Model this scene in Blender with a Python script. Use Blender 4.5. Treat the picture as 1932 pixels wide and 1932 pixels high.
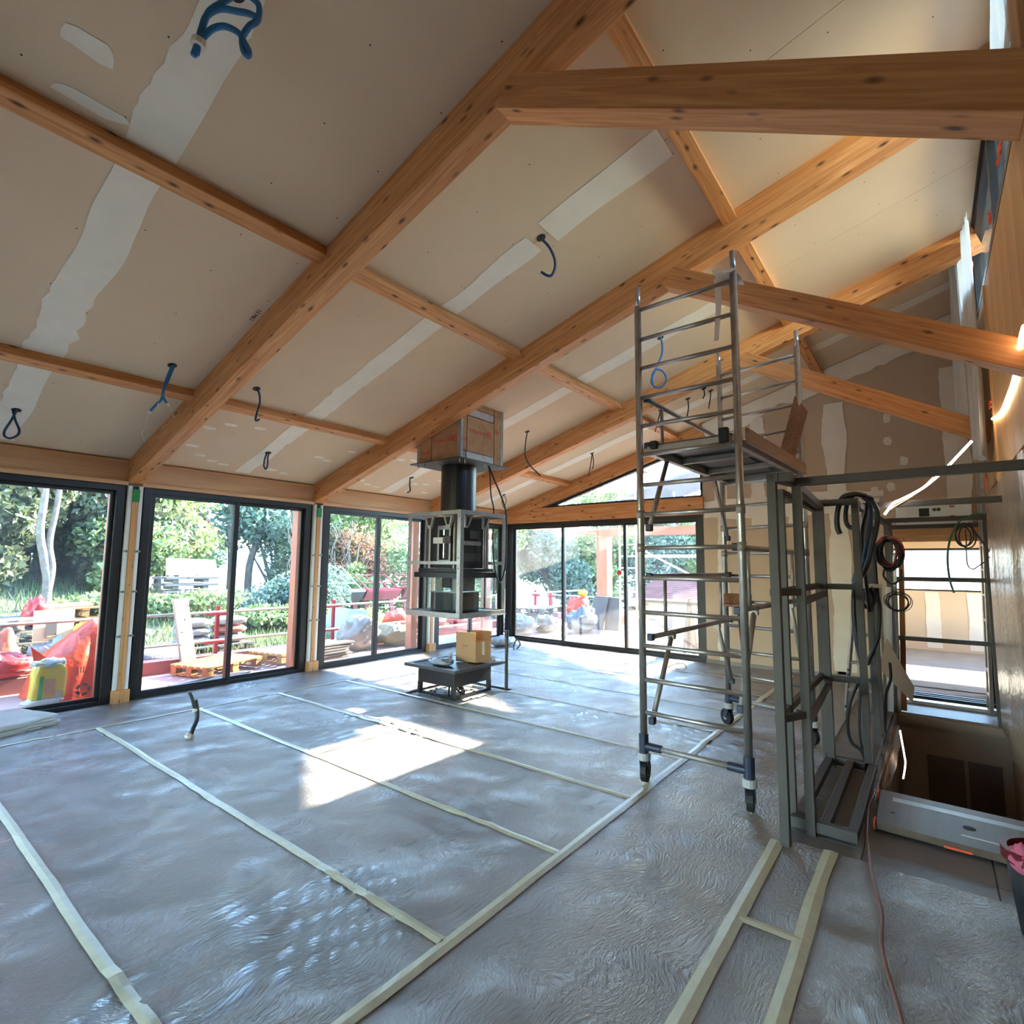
import bpy, bmesh, math, random
from mathutils import Vector, Matrix, Quaternion, noise

SC = bpy.context.scene
COL = SC.collection
for o in list(bpy.data.objects):
    bpy.data.objects.remove(o)

# ------------------------------------------------------------------ camera
CAM_H = 1.55
YAW, PITCH, ROLL = 0.663234, 0.098414, 0.009332
fw = Vector((math.cos(PITCH) * math.cos(YAW), math.cos(PITCH) * math.sin(YAW), math.sin(PITCH)))
rt = fw.cross(Vector((0, 0, 1))).normalized()
up = rt.cross(fw)
r2 = rt * math.cos(ROLL) + up * math.sin(ROLL)
u2 = up * math.cos(ROLL) - rt * math.sin(ROLL)
cd = bpy.data.cameras.new('camera')
cd.sensor_width = 36.0
cd.lens = 1005.45 * 36.0 / 1932.0
cd.clip_start = 0.05
cd.clip_end = 2000
cam = bpy.data.objects.new('camera', cd)
COL.objects.link(cam)
cam.matrix_world = Matrix(((r2.x, u2.x, -fw.x, 0), (r2.y, u2.y, -fw.y, 0), (r2.z, u2.z, -fw.z, CAM_H), (0, 0, 0, 1)))
SC.camera = cam

# ------------------------------------------------------------------ sky, sun, exposure
SUN_DIR = Vector((1.0, -0.03, 0.515)).normalized()      # towards the sun
wd = bpy.data.worlds.new('world')
SC.world = wd
wd.use_nodes = True
wn = wd.node_tree
sky = wn.nodes.new('ShaderNodeTexSky')
sky.sky_type = 'NISHITA'
sky.sun_disc = False
sky.sun_elevation = math.asin(SUN_DIR.z)
sky.sun_rotation = math.atan2(SUN_DIR.x, SUN_DIR.y)
sky.air_density = 1.0
sky.dust_density = 0.0
sky.ozone_density = 2.4
wn.links.new(sky.outputs[0], wn.nodes['Background'].inputs[0])
wn.nodes['Background'].inputs[1].default_value = 0.42
sd = bpy.data.lights.new('sun', 'SUN')
sd.energy = 5.4
sd.angle = math.radians(0.6)
sd.color = (1.0, 0.90, 0.76)
sun = bpy.data.objects.new('sun', sd)
COL.objects.link(sun)
sun.rotation_euler = (-SUN_DIR).to_track_quat('-Z', 'Y').to_euler()
vs = SC.view_settings
vs.view_transform = 'Standard'
vs.look = 'None'
vs.gamma = 1.0
vs.use_curve_mapping = False
vs.exposure = 3.6
SC.cycles.max_bounces = 10
SC.cycles.diffuse_bounces = 6
SC.cycles.transparent_max_bounces = 16
SC.cycles.sample_clamp_indirect = 8.0

# ------------------------------------------------------------------ colours and materials
def lin(c):
    c = c / 255.0
    return c / 12.92 if c <= 0.04045 else ((c + 0.055) / 1.055) ** 2.4

def rgb(r, g, b):
    return (lin(r), lin(g), lin(b), 1.0)

def base_mat(name):
    m = bpy.data.materials.new(name)
    m.use_nodes = True
    return m, m.node_tree.nodes, m.node_tree.links, m.node_tree.nodes['Principled BSDF']

def ramp(N, stops):
    r = N.new('ShaderNodeValToRGB')
    e = r.color_ramp.elements
    e[0].position, e[0].color = stops[0]
    e[1].position, e[1].color = stops[-1]
    for p, c in stops[1:-1]:
        x = e.new(p)
        x.color = c
    return r

def coords(N, L, scale=(1, 1, 1), kind='Object'):
    tc = N.new('ShaderNodeTexCoord')
    mp = N.new('ShaderNodeMapping')
    mp.inputs['Scale'].default_value = scale
    L.new(tc.outputs[kind], mp.inputs['Vector'])
    return mp.outputs[0]

def mat(name, col, rough=0.55, metal=0.0, var=0.12, scale=6.0, bump=0.0, bscale=40.0, spec=0.5, stretch=(1, 1, 1), bdist=0.01, detail=5):
    m, N, L, P = base_mat(name)
    v = coords(N, L, stretch)
    n = N.new('ShaderNodeTexNoise')
    n.inputs['Scale'].default_value = scale
    n.inputs['Detail'].default_value = detail
    L.new(v, n.inputs['Vector'])
    a = tuple(max(0, c * (1 - var)) for c in col[:3]) + (1,)
    b = tuple(min(1, c * (1 + var)) for c in col[:3]) + (1,)
    r = ramp(N, [(0.3, a), (0.7, b)])
    L.new(n.outputs['Fac'], r.inputs[0])
    L.new(r.outputs[0], P.inputs['Base Color'])
    P.inputs['Roughness'].default_value = rough
    P.inputs['Metallic'].default_value = metal
    P.inputs['Specular IOR Level'].default_value = spec
    if bump:
        bn = N.new('ShaderNodeTexNoise')
        bn.inputs['Scale'].default_value = bscale
        bn.inputs['Detail'].default_value = 4
        L.new(v, bn.inputs['Vector'])
        bp = N.new('ShaderNodeBump')
        bp.inputs['Strength'].default_value = bump
        bp.inputs['Distance'].default_value = bdist
        L.new(bn.outputs['Fac'], bp.inputs['Height'])
        L.new(bp.outputs[0], P.inputs['Normal'])
    return m

def wood(name, c_light, c_dark, c_knot=rgb(84, 46, 20), rough=0.55, knots=0.115, lam=0.0, grain=1.0):
    """timber, grain along local X"""
    m, N, L, P = base_mat(name)
    v = coords(N, L, (0.7 * grain, 14 * grain, 14 * grain))
    n = N.new('ShaderNodeTexNoise')
    n.inputs['Scale'].default_value = 2.2
    n.inputs['Detail'].default_value = 7
    n.inputs['Distortion'].default_value = 1.2
    L.new(v, n.inputs['Vector'])
    r = ramp(N, [(0.28, c_dark), (0.5, tuple((a + b) / 2 for a, b in zip(c_light, c_dark))), (0.68, c_light)])
    L.new(n.outputs['Fac'], r.inputs[0])
    # large slow tone
    v2 = coords(N, L, (0.5, 3, 3))
    n2 = N.new('ShaderNodeTexNoise')
    n2.inputs['Scale'].default_value = 1.3
    L.new(v2, n2.inputs['Vector'])
    mx = N.new('ShaderNodeMixRGB')
    mx.blend_type = 'MULTIPLY'
    mx.inputs[0].default_value = 0.35
    r2_ = ramp(N, [(0.35, (0.72, 0.68, 0.62, 1)), (0.65, (1, 1, 1, 1))])
    L.new(n2.outputs['Fac'], r2_.inputs[0])
    L.new(r.outputs[0], mx.inputs[1])
    L.new(r2_.outputs[0], mx.inputs[2])
    out = mx.outputs[0]
    if knots:
        v3 = coords(N, L, (4.6, 12, 12))
        vo = N.new('ShaderNodeTexVoronoi')
        vo.inputs['Scale'].default_value = 1.0
        L.new(v3, vo.inputs['Vector'])
        rk = ramp(N, [(knots * 0.6, (1, 1, 1, 1)), (knots * 1.9, (0, 0, 0, 1))])
        L.new(vo.outputs['Distance'], rk.inputs[0])
        mk = N.new('ShaderNodeMixRGB')
        L.new(rk.outputs[0], mk.inputs[0])
        L.new(out, mk.inputs[1])
        mk.inputs[2].default_value = c_knot
        out = mk.outputs[0]
    L.new(out, P.inputs['Base Color'])
    P.inputs['Roughness'].default_value = rough
    bp = N.new('ShaderNodeBump')
    bp.inputs['Strength'].default_value = 0.12
    bp.inputs['Distance'].default_value = 0.004
    L.new(n.outputs['Fac'], bp.inputs['Height'])
    L.new(bp.outputs[0], P.inputs['Normal'])
    return m

def glass(name, dust=0.05, tint=(0.93, 0.97, 0.96, 1), dscale=3.0):
    m, N, L, P = base_mat(name)
    N.remove(P)
    out = N['Material Output']
    tr = N.new('ShaderNodeBsdfTransparent')
    tr.inputs[0].default_value = tint
    gl = N.new('ShaderNodeBsdfGlossy')
    gl.inputs['Roughness'].default_value = 0.02
    fr = N.new('ShaderNodeFresnel')
    fr.inputs[0].default_value = 1.28
    m1 = N.new('ShaderNodeMixShader')
    L.new(fr.outputs[0], m1.inputs[0])
    L.new(tr.outputs[0], m1.inputs[1])
    L.new(gl.outputs[0], m1.inputs[2])
    tl = N.new('ShaderNodeBsdfTranslucent')
    tl.inputs[0].default_value = (0.8, 0.8, 0.78, 1)
    df = N.new('ShaderNodeBsdfDiffuse')
    df.inputs[0].default_value = (0.8, 0.8, 0.78, 1)
    md = N.new('ShaderNodeMixShader')
    md.inputs[0].default_value = 0.4
    L.new(tl.outputs[0], md.inputs[1])
    L.new(df.outputs[0], md.inputs[2])
    n = N.new('ShaderNodeTexNoise')
    n.inputs['Scale'].default_value = dscale
    n.inputs['Detail'].default_value = 6
    v = coords(N, L, (1, 1, 0.6))
    L.new(v, n.inputs['Vector'])
    r = ramp(N, [(0.3, (dust * 0.3,) * 3 + (1,)), (0.75, (dust * 1.7,) * 3 + (1,))])
    L.new(n.outputs['Fac'], r.inputs[0])
    m2 = N.new('ShaderNodeMixShader')
    L.new(r.outputs[0], m2.inputs[0])
    L.new(m1.outputs[0], m2.inputs[1])
    L.new(md.outputs[0], m2.inputs[2])
    L.new(m2.outputs[0], out.inputs[0])
    return m

def sheet(name, col, trans=0.45, rough=0.3, alpha=0.0, var=0.08):
    """thin translucent plastic"""
    m, N, L, P = base_mat(name)
    out = N['Material Output']
    P.inputs['Base Color'].default_value = col
    P.inputs['Roughness'].default_value = rough
    n = N.new('ShaderNodeTexNoise')
    n.inputs['Scale'].default_value = 14
    n.inputs['Detail'].default_value = 5
    L.new(coords(N, L), n.inputs['Vector'])
    bp = N.new('ShaderNodeBump')
    bp.inputs['Strength'].default_value = 0.5
    bp.inputs['Distance'].default_value = 0.02
    L.new(n.outputs['Fac'], bp.inputs['Height'])
    L.new(bp.outputs[0], P.inputs['Normal'])
    tl = N.new('ShaderNodeBsdfTranslucent')
    tl.inputs[0].default_value = col
    ms = N.new('ShaderNodeMixShader')
    ms.inputs[0].default_value = trans
    L.new(P.outputs[0], ms.inputs[1])
    L.new(tl.outputs[0], ms.inputs[2])
    last = ms
    if alpha:
        tp = N.new('ShaderNodeBsdfTransparent')
        m3 = N.new('ShaderNodeMixShader')
        m3.inputs[0].default_value = alpha
        L.new(ms.outputs[0], m3.inputs[1])
        L.new(tp.outputs[0], m3.inputs[2])
        last = m3
    L.new(last.outputs[0], out.inputs[0])
    return m

def glow(name, col, strength):
    m, N, L, P = base_mat(name)
    P.inputs['Base Color'].default_value = col
    P.inputs['Emission Color'].default_value = col
    P.inputs['Emission Strength'].default_value = strength
    return m

def foliage(name, dark, light, trans=0.35):
    m, N, L, P = base_mat(name)
    out = N['Material Output']
    n = N.new('ShaderNodeTexNoise')
    n.inputs['Scale'].default_value = 1.7
    n.inputs['Detail'].default_value = 6
    L.new(coords(N, L), n.inputs['Vector'])
    r = ramp(N, [(0.3, dark), (0.7, light)])
    L.new(n.outputs['Fac'], r.inputs[0])
    L.new(r.outputs[0], P.inputs['Base Color'])
    P.inputs['Roughness'].default_value = 0.6
    tl = N.new('ShaderNodeBsdfTranslucent')
    L.new(r.outputs[0], tl.inputs[0])
    ms = N.new('ShaderNodeMixShader')
    ms.inputs[0].default_value = trans
    L.new(P.outputs[0], ms.inputs[1])
    L.new(tl.outputs[0], ms.inputs[2])
    L.new(ms.outputs[0], out.inputs[0])
    return m

def film_mat():
    m, N, L, P = base_mat('protective_film')
    v = coords(N, L)
    n0 = N.new('ShaderNodeTexNoise')
    n0.inputs['Scale'].default_value = 0.9
    n0.inputs['Detail'].default_value = 3
    L.new(v, n0.inputs['Vector'])
    r = ramp(N, [(0.3, rgb(126, 116, 108)), (0.7, rgb(146, 136, 127))])
    L.new(n0.outputs['Fac'], r.inputs[0])
    L.new(r.outputs[0], P.inputs['Base Color'])
    P.inputs['Specular IOR Level'].default_value = 1.0
    P.inputs['IOR'].default_value = 1.6
    P.inputs['Roughness'].default_value = 0.15
    # fine crinkle: warped noise, stretched in drifting directions
    wp = N.new('ShaderNodeTexNoise')
    wp.inputs['Scale'].default_value = 1.6
    L.new(v, wp.inputs['Vector'])
    ad = N.new('ShaderNodeVectorMath')
    ad.operation = 'MULTIPLY_ADD'
    L.new(wp.outputs['Color'], ad.inputs[0])
    ad.inputs[1].default_value = (0.55, 0.55, 0.0)
    L.new(v, ad.inputs[2])
    mp = N.new('ShaderNodeMapping')
    mp.inputs['Scale'].default_value = (9, 22, 1)
    mp.inputs['Rotation'].default_value = (0, 0, 0.5)
    L.new(ad.outputs[0], mp.inputs['Vector'])
    n1 = N.new('ShaderNodeTexNoise')
    n1.inputs['Scale'].default_value = 3.0
    n1.inputs['Detail'].default_value = 5
    n1.inputs['Roughness'].default_value = 0.62
    L.new(mp.outputs[0], n1.inputs['Vector'])
    n2 = N.new('ShaderNodeTexNoise')
    n2.noise_dimensions = '3D'
    n2.inputs['Scale'].default_value = 3.2
    n2.inputs['Detail'].default_value = 2
    L.new(ad.outputs[0], n2.inputs['Vector'])
    b2 = N.new('ShaderNodeBump')
    b2.inputs['Strength'].default_value = 0.5
    b2.inputs['Distance'].default_value = 0.03
    L.new(n2.outputs['Fac'], b2.inputs['Height'])
    b1 = N.new('ShaderNodeBump')
    b1.inputs['Strength'].default_value = 1.0
    b1.inputs['Distance'].default_value = 0.016
    L.new(n1.outputs['Fac'], b1.inputs['Height'])
    L.new(b2.outputs[0], b1.inputs['Normal'])
    L.new(b1.outputs[0], P.inputs['Normal'])
    return m

M = {}
M['beam'] = wood('glulam', rgb(222, 158, 98), rgb(184, 112, 58))
M['post'] = wood('spruce', rgb(214, 160, 104), rgb(176, 120, 72), knots=0.06)
M['panel_wood'] = wood('wood_panel', rgb(218, 176, 124), rgb(186, 138, 90), knots=0.02, grain=0.5)
M['form_panel'] = wood('formwork_face', rgb(98, 76, 58), rgb(82, 62, 48), knots=0.0, grain=0.4)  # shade over the panel is put into this darkened colour
M['fascia'] = wood('fascia_plywood', rgb(206, 160, 118), rgb(184, 136, 96), knots=0.0, grain=0.4)
M['ext_wood'] = wood('exterior_wood', rgb(168, 100, 66), rgb(142, 80, 50), knots=0.03)
M['pallet'] = wood('pallet_wood', rgb(158, 116, 62), rgb(132, 88, 42), knots=0.03)
M['old_pallet'] = wood('weathered_pallet', rgb(118, 108, 98), rgb(86, 76, 68), knots=0.03)
M['grey_plank'] = wood('grey_plank', rgb(136, 126, 116), rgb(108, 98, 90), knots=0.04)
M['plank'] = wood('old_plywood', rgb(158, 122, 96), rgb(124, 92, 72), knots=0.0, grain=0.6)
M['board'] = mat('plasterboard', rgb(216, 190, 160), 0.9, var=0.04, scale=1.5, bump=0.03, bscale=150)
M['board2'] = mat('plasterboard_grey', rgb(196, 172, 146), 0.9, var=0.04, scale=1.5, bump=0.03, bscale=150)
M['joint'] = mat('joint_compound', rgb(232, 222, 206), 0.85, var=0.04, scale=5, bump=0.1, bscale=30)
M['black'] = mat('black_aluminium', rgb(34, 34, 36), 0.4, var=0.1)
M['dark'] = mat('dark_line', rgb(40, 34, 30), 0.8)
M['glass'] = glass('window_glass', 0.015)
M['dusty'] = glass('dusty_glass', 0.022, dscale=1.6)
M['film'] = film_mat()
M['tape'] = mat('masking_tape', rgb(198, 190, 156), 0.4, var=0.08, scale=20, bump=0.3, bscale=60, bdist=0.003)
M['tile'] = mat('floor_tile', rgb(112, 106, 102), 0.5, var=0.12, scale=4, bump=0.05)
M['slab'] = mat('concrete', rgb(150, 142, 134), 0.9, var=0.12, scale=3, bump=0.2)
M['white'] = mat('white_strip', rgb(216, 216, 214), 0.5, var=0.04)
M['green'] = mat('green_label', rgb(28, 128, 62), 0.6, var=0.25, scale=60)
M['steel'] = mat('grey_steel', rgb(76, 70, 66), 0.55, metal=0.0, var=0.1, spec=0.35)
M['alu'] = mat('scaffold_aluminium', rgb(176, 172, 168), 0.36, metal=0.85, var=0.14, scale=12)
M['alu_dull'] = mat('dull_aluminium', rgb(156, 148, 142), 0.5, metal=0.6, var=0.14, scale=12)
M['rubber'] = mat('black_rubber', rgb(22, 22, 24), 0.6)
M['navy'] = mat('navy_plastic', rgb(36, 44, 66), 0.5)
M['caster'] = mat('caster_grey', rgb(170, 168, 166), 0.5)
M['blue_tube'] = mat('blue_conduit', rgb(34, 104, 152), 0.5, var=0.1)
M['navy_tube'] = mat('navy_conduit', rgb(34, 62, 92), 0.5, var=0.1)
M['black_tube'] = mat('black_conduit', rgb(24, 24, 26), 0.45)
M['cream'] = mat('cream_wire', rgb(214, 204, 186), 0.6)
M['galva'] = mat('galvanised_steel', rgb(156, 156, 152), 0.42, metal=0.55, var=0.14, scale=20)
M['matt_black'] = mat('black_steel', rgb(24, 24, 25), 0.45, var=0.1)
M['dark_grey'] = mat('dark_grey_plate', rgb(74, 72, 70), 0.5, metal=0.3)
M['kraft'] = mat('kraft_paper', rgb(170, 124, 84), 0.8, var=0.14, scale=10, bump=0.7, bscale=9, bdist=0.03)
M['card'] = mat('cardboard', rgb(186, 146, 104), 0.85, var=0.06)
M['card_in'] = mat('cardboard_inside', rgb(150, 112, 76), 0.85, var=0.06)
M['red_print'] = mat('red_print', rgb(196, 52, 34), 0.7)
M['dark_print'] = mat('dark_print', rgb(66, 54, 46), 0.7)
M['foil'] = mat('foil', rgb(190, 190, 190), 0.35, metal=0.7, var=0.15, scale=15, bump=0.4, bscale=20)
M['clear'] = sheet('clear_plastic', rgb(206, 210, 212), 0.35, 0.18, 0.3)
M['poly'] = sheet('white_polythene', rgb(226, 224, 220), 0.5, 0.3)
M['poly_wall'] = sheet('wall_polythene', rgb(158, 138, 116), 0.15, 0.25)
M['orange'] = mat('orange_tape', rgb(226, 84, 42), 0.6, var=0.15)
M['orange_bag'] = sheet('orange_plastic', rgb(186, 66, 28), 0.25, 0.4)
M['red_bag'] = sheet('red_plastic', rgb(170, 48, 44), 0.25, 0.4)
M['peach_bag'] = sheet('peach_plastic', rgb(174, 108, 80), 0.35, 0.4)
M['yellow_bag'] = sheet('yellow_plastic', rgb(186, 158, 32), 0.2, 0.4)
M['white_bag'] = sheet('white_bag', rgb(160, 156, 150), 0.3, 0.45)
M['cream_bag'] = sheet('cream_tarp', rgb(150, 142, 114), 0.3, 0.5)
M['tarp'] = sheet('tarpaulin', rgb(138, 132, 124), 0.2, 0.5)
M['grey_tarp'] = sheet('grey_tarpaulin', rgb(96, 102, 108), 0.2, 0.5)
M['grey_bag'] = mat('grey_bag', rgb(150, 160, 168), 0.4, var=0.25, scale=12, bump=0.6, bscale=12, bdist=0.03)
M['terrace'] = mat('terrace_red', rgb(158, 124, 112), 0.85, var=0.12, scale=2, bump=0.1)
M['kerb'] = mat('kerb_red_brown', rgb(138, 84, 78), 0.85, var=0.15, scale=4)
M['ground'] = mat('ground', rgb(92, 84, 66), 0.95, var=0.35, scale=1.2, bump=0.6, bscale=8, bdist=0.05)
M['gravel'] = mat('gravel', rgb(126, 130, 134), 0.95, var=0.45, scale=40, bump=1.0, bscale=60, bdist=0.03)
M['stone'] = mat('pale_stony_slope', rgb(96, 94, 86), 0.95, var=0.3, scale=3, bump=0.8, bscale=10, bdist=0.08)
M['redpaint'] = mat('red_paint', rgb(146, 22, 30), 0.5)
M['blue_steel'] = mat('blue_grey_paint', rgb(140, 166, 176), 0.5)
M['darkred'] = mat('dark_red_paint', rgb(142, 60, 60), 0.6)
M['bark'] = mat('pale_bark', rgb(110, 98, 84), 0.9, var=0.3, scale=8, bump=0.6, bscale=14, bdist=0.03)
M['bark_dark'] = mat('dark_bark', rgb(104, 92, 80), 0.9, var=0.3, scale=8)
M['leaf_dark'] = foliage('dark_evergreen_leaf', rgb(56, 64, 44), rgb(112, 118, 82))
M['leaf'] = foliage('green_leaf', rgb(82, 98, 56), rgb(146, 158, 98))
M['leaf_fresh'] = foliage('fresh_leaf', rgb(108, 126, 66), rgb(170, 180, 112))
M['leaf_blue'] = foliage('bluish_leaf', rgb(72, 92, 80), rgb(128, 146, 122))
M['leaf_rust'] = foliage('rusty_leaf', rgb(126, 80, 54), rgb(172, 122, 86))
M['grass'] = foliage('grass_blade', rgb(70, 88, 50), rgb(122, 136, 84))
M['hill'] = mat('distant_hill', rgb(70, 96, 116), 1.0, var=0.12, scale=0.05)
M['roof_tile'] = mat('terracotta_roof', rgb(112, 66, 58), 0.8, var=0.25, scale=3)
M['zinc'] = mat('zinc_roof', rgb(78, 106, 140), 0.6)
M['render'] = mat('pale_render', rgb(160, 150, 138), 0.9, var=0.06)
M['stairwall'] = mat('brown_plasterboard', rgb(150, 126, 106), 0.9, var=0.05)
M['stairdark'] = mat('dark_brown_panel', rgb(92, 74, 64), 0.8, var=0.1)
M['led'] = glow('led_white', (1.0, 0.95, 0.88, 1), 2.0)
M['led_warm'] = glow('led_warm', (1.0, 0.80, 0.55, 1), 1.2)
M['copper'] = mat('brown_profile', rgb(138, 86, 48), 0.3, metal=0.6)
M['shiny'] = mat('shiny_aluminium', rgb(214, 214, 214), 0.18, metal=1.0)
M['pink'] = mat('pink_cloth', rgb(178, 84, 104), 0.8)
M['maroon'] = mat('maroon_plastic', rgb(96, 20, 26), 0.4)
M['broom'] = mat('brown_bristle', rgb(126, 84, 54), 0.9, var=0.3, scale=60)
M['handle'] = mat('red_brown_handle', rgb(124, 72, 56), 0.5)
M['paper'] = mat('paper_tape', rgb(226, 212, 196), 0.7)
M['greencord'] = mat('green_cord', rgb(40, 92, 54), 0.5)
M['redcord'] = mat('red_cord', rgb(170, 40, 44), 0.5)

# ------------------------------------------------------------------ mesh helpers
def wloc(o):
    v = Vector((0, 0, 0))
    while o is not None:
        v += o.location
        o = o.parent
    return v

class MB:
    def __init__(self):
        self.v = []
        self.f = []
    def add(self, vs_, fs):
        n = len(self.v)
        self.v += [tuple(x) for x in vs_]
        self.f += [tuple(i + n for i in f) for f in fs]
        return self
    def box(self, x0, x1, y0, y1, z0, z1):
        vs_ = [(x0, y0, z0), (x1, y0, z0), (x1, y1, z0), (x0, y1, z0), (x0, y0, z1), (x1, y0, z1), (x1, y1, z1), (x0, y1, z1)]
        return self.add(vs_, [(0, 3, 2, 1), (4, 5, 6, 7), (0, 1, 5, 4), (1, 2, 6, 5), (2, 3, 7, 6), (3, 0, 4, 7)])
    def obox(self, mtx, sx, sy, sz):
        vs_ = []
        for z in (-sz / 2, sz / 2):
            for x, y in ((-sx / 2, -sy / 2), (sx / 2, -sy / 2), (sx / 2, sy / 2), (-sx / 2, sy / 2)):
                vs_.append(mtx @ Vector((x, y, z)))
        return self.add(vs_, [(0, 3, 2, 1), (4, 5, 6, 7), (0, 1, 5, 4), (1, 2, 6, 5), (2, 3, 7, 6), (3, 0, 4, 7)])
    def bar(self, p, q, w, h, upv=(0, 0, 1)):
        p, q = Vector(p), Vector(q)
        return self.obox(frame_mtx(p, q, upv), (q - p).length, w, h)
    def tube(self, pts, r, n=8, cap=True, closed=False):
        pts = [Vector(p) for p in pts]
        m = len(pts)
        ts = []
        for i in range(m):
            if closed:
                t = pts[(i + 1) % m] - pts[i - 1]
            else:
                t = pts[min(i + 1, m - 1)] - pts[max(i - 1, 0)]
            ts.append(t.normalized() if t.length > 1e-9 else Vector((0, 0, 1)))
        a = Vector((0, 0, 1)) if abs(ts[0].z) < 0.9 else Vector((1, 0, 0))
        u = ts[0].cross(a).normalized()
        vs_, fs = [], []
        for i in range(m):
            if i:
                u = ts[i - 1].rotation_difference(ts[i]) @ u
            w = ts[i].cross(u)
            rr = r[i] if isinstance(r, (list, tuple)) else r
            for k in range(n):
                an = 2 * math.pi * k / n
                vs_.append(pts[i] + (u * math.cos(an) + w * math.sin(an)) * rr)
        for i in range(m if closed else m - 1):
            j = (i + 1) % m
            for k in range(n):
                fs.append((i * n + k, i * n + (k + 1) % n, j * n + (k + 1) % n, j * n + k))
        if cap and not closed:
            fs.append(tuple(range(n - 1, -1, -1)))
            fs.append(tuple((m - 1) * n + k for k in range(n)))
        return self.add(vs_, fs)
    def cyl(self, p, q, r, n=16):
        return self.tube([p, q], r, n)
    def prism(self, poly, vec):
        n = len(poly)
        vec = Vector(vec)
        vs_ = [Vector(p) for p in poly] + [Vector(p) + vec for p in poly]
        fs = [tuple(range(n - 1, -1, -1)), tuple(range(n, 2 * n))]
        for i in range(n):
            j = (i + 1) % n
            fs.append((i, j, j + n, i + n))
        return self.add(vs_, fs)
    def grid(self, fn, nu, nv):
        vs_ = [fn(i / nu, j / nv) for i in range(nu + 1) for j in range(nv + 1)]
        fs = [(i * (nv + 1) + j, (i + 1) * (nv + 1) + j, (i + 1) * (nv + 1) + j + 1, i * (nv + 1) + j + 1) for i in range(nu) for j in range(nv)]
        return self.add(vs_, fs)
    def lathe(self, prof, c, n=24):
        vs_, fs = [], []
        for r, z in prof:
            for k in range(n):
                a = 2 * math.pi * k / n
                vs_.append((c[0] + r * math.cos(a), c[1] + r * math.sin(a), c[2] + z))
        for i in range(len(prof) - 1):
            for k in range(n):
                fs.append((i * n + k, i * n + (k + 1) % n, (i + 1) * n + (k + 1) % n, (i + 1) * n + k))
        return self.add(vs_, fs)
    def build(self, name, m, parent=None, origin=None, smooth=False, bevel=0.0, solid=0.0):
        off = wloc(parent) if parent is not None else Vector(origin or (0, 0, 0))
        me = bpy.data.meshes.new(name)
        me.from_pydata([tuple(Vector(v) - off) for v in self.v], [], self.f)
        bm = bmesh.new()
        bm.from_mesh(me)
        bmesh.ops.recalc_face_normals(bm, faces=bm.faces)
        bm.to_mesh(me)
        bm.free()
        me.materials.append(M[m] if isinstance(m, str) else m)
        if smooth:
            for p in me.polygons:
                p.use_smooth = True
        o = bpy.data.objects.new(name, me)
        COL.objects.link(o)
        if parent is not None:
            o.parent = parent
        else:
            o.location = off
        if solid:
            s = o.modifiers.new('thickness', 'SOLIDIFY')
            s.thickness = solid
            s.offset = 0
        if bevel:
            b = o.modifiers.new('bevel', 'BEVEL')
            b.width = bevel
            b.segments = 2
            b.limit_method = 'ANGLE'
        return o

def frame_mtx(p, q, upv=(0, 0, 1)):
    x = (q - p).normalized()
    upv = Vector(upv)
    if abs(x.dot(upv)) > 0.999:
        upv = Vector((1, 0, 0))
    y = upv.cross(x).normalized()
    z = x.cross(y)
    mid = (p + q) / 2
    return Matrix(((x.x, y.x, z.x, mid.x), (x.y, y.y, z.y, mid.y), (x.z, y.z, z.z, mid.z), (0, 0, 0, 1)))

def beam(name, p, q, w, h, m='beam', parent=None, upv=(0, 0, 1), bevel=0.004, cut=None):
    """timber with the grain along its own length; cut = (skew at start, skew at end) shifts the top edge"""
    p, q = Vector(p), Vector(q)
    mt = frame_mtx(p, q, upv)
    l = (q - p).length
    b = MB().box(-l / 2, l / 2, -w / 2, w / 2, -h / 2, h / 2)
    if cut:
        b.v = [(x + (cut[0] if x < 0 else cut[1]) * (z / h), y, z) for x, y, z in b.v]
    o = b.build(name, m, None, bevel=bevel)
    if parent is not None:
        o.parent = parent
        mt = Matrix.Translation(-wloc(parent)) @ mt
    o.matrix_basis = mt
    return o

def empty(name, loc):
    o = bpy.data.objects.new(name, None)
    o.empty_display_size = 0.1
    COL.objects.link(o)
    o.location = loc
    return o

def tag(o, label=None, cat=None, group=None, kind=None):
    if label:
        o['label'] = label
    if cat:
        o['category'] = cat
    if group:
        o['group'] = group
    if kind:
        o['kind'] = kind
    return o

def thing(name, loc, label, cat, group=None):
    return tag(empty(name, loc), label, cat, group)

def struct(o, label=None):
    return tag(o, label, None, None, 'structure')

def copy_tree(o, parent=None):
    c = o.copy()
    COL.objects.link(c)
    c.parent = parent
    for ch in list(o.children):
        copy_tree(ch, c)
    return c

def smoothpath(pts, sub=6):
    P = [Vector(p) for p in pts]
    if len(P) < 3:
        return P
    out = []
    for i in range(len(P) - 1):
        p0 = P[max(i - 1, 0)]
        p1, p2 = P[i], P[i + 1]
        p3 = P[min(i + 2, len(P) - 1)]
        for k in range(sub):
            t = k / sub
            out.append(0.5 * ((2 * p1) + (p2 - p0) * t + (2 * p0 - 5 * p1 + 4 * p2 - p3) * t * t + (3 * p1 - p0 - 3 * p2 + p3) * t ** 3))
    out.append(P[-1])
    return out

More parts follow.
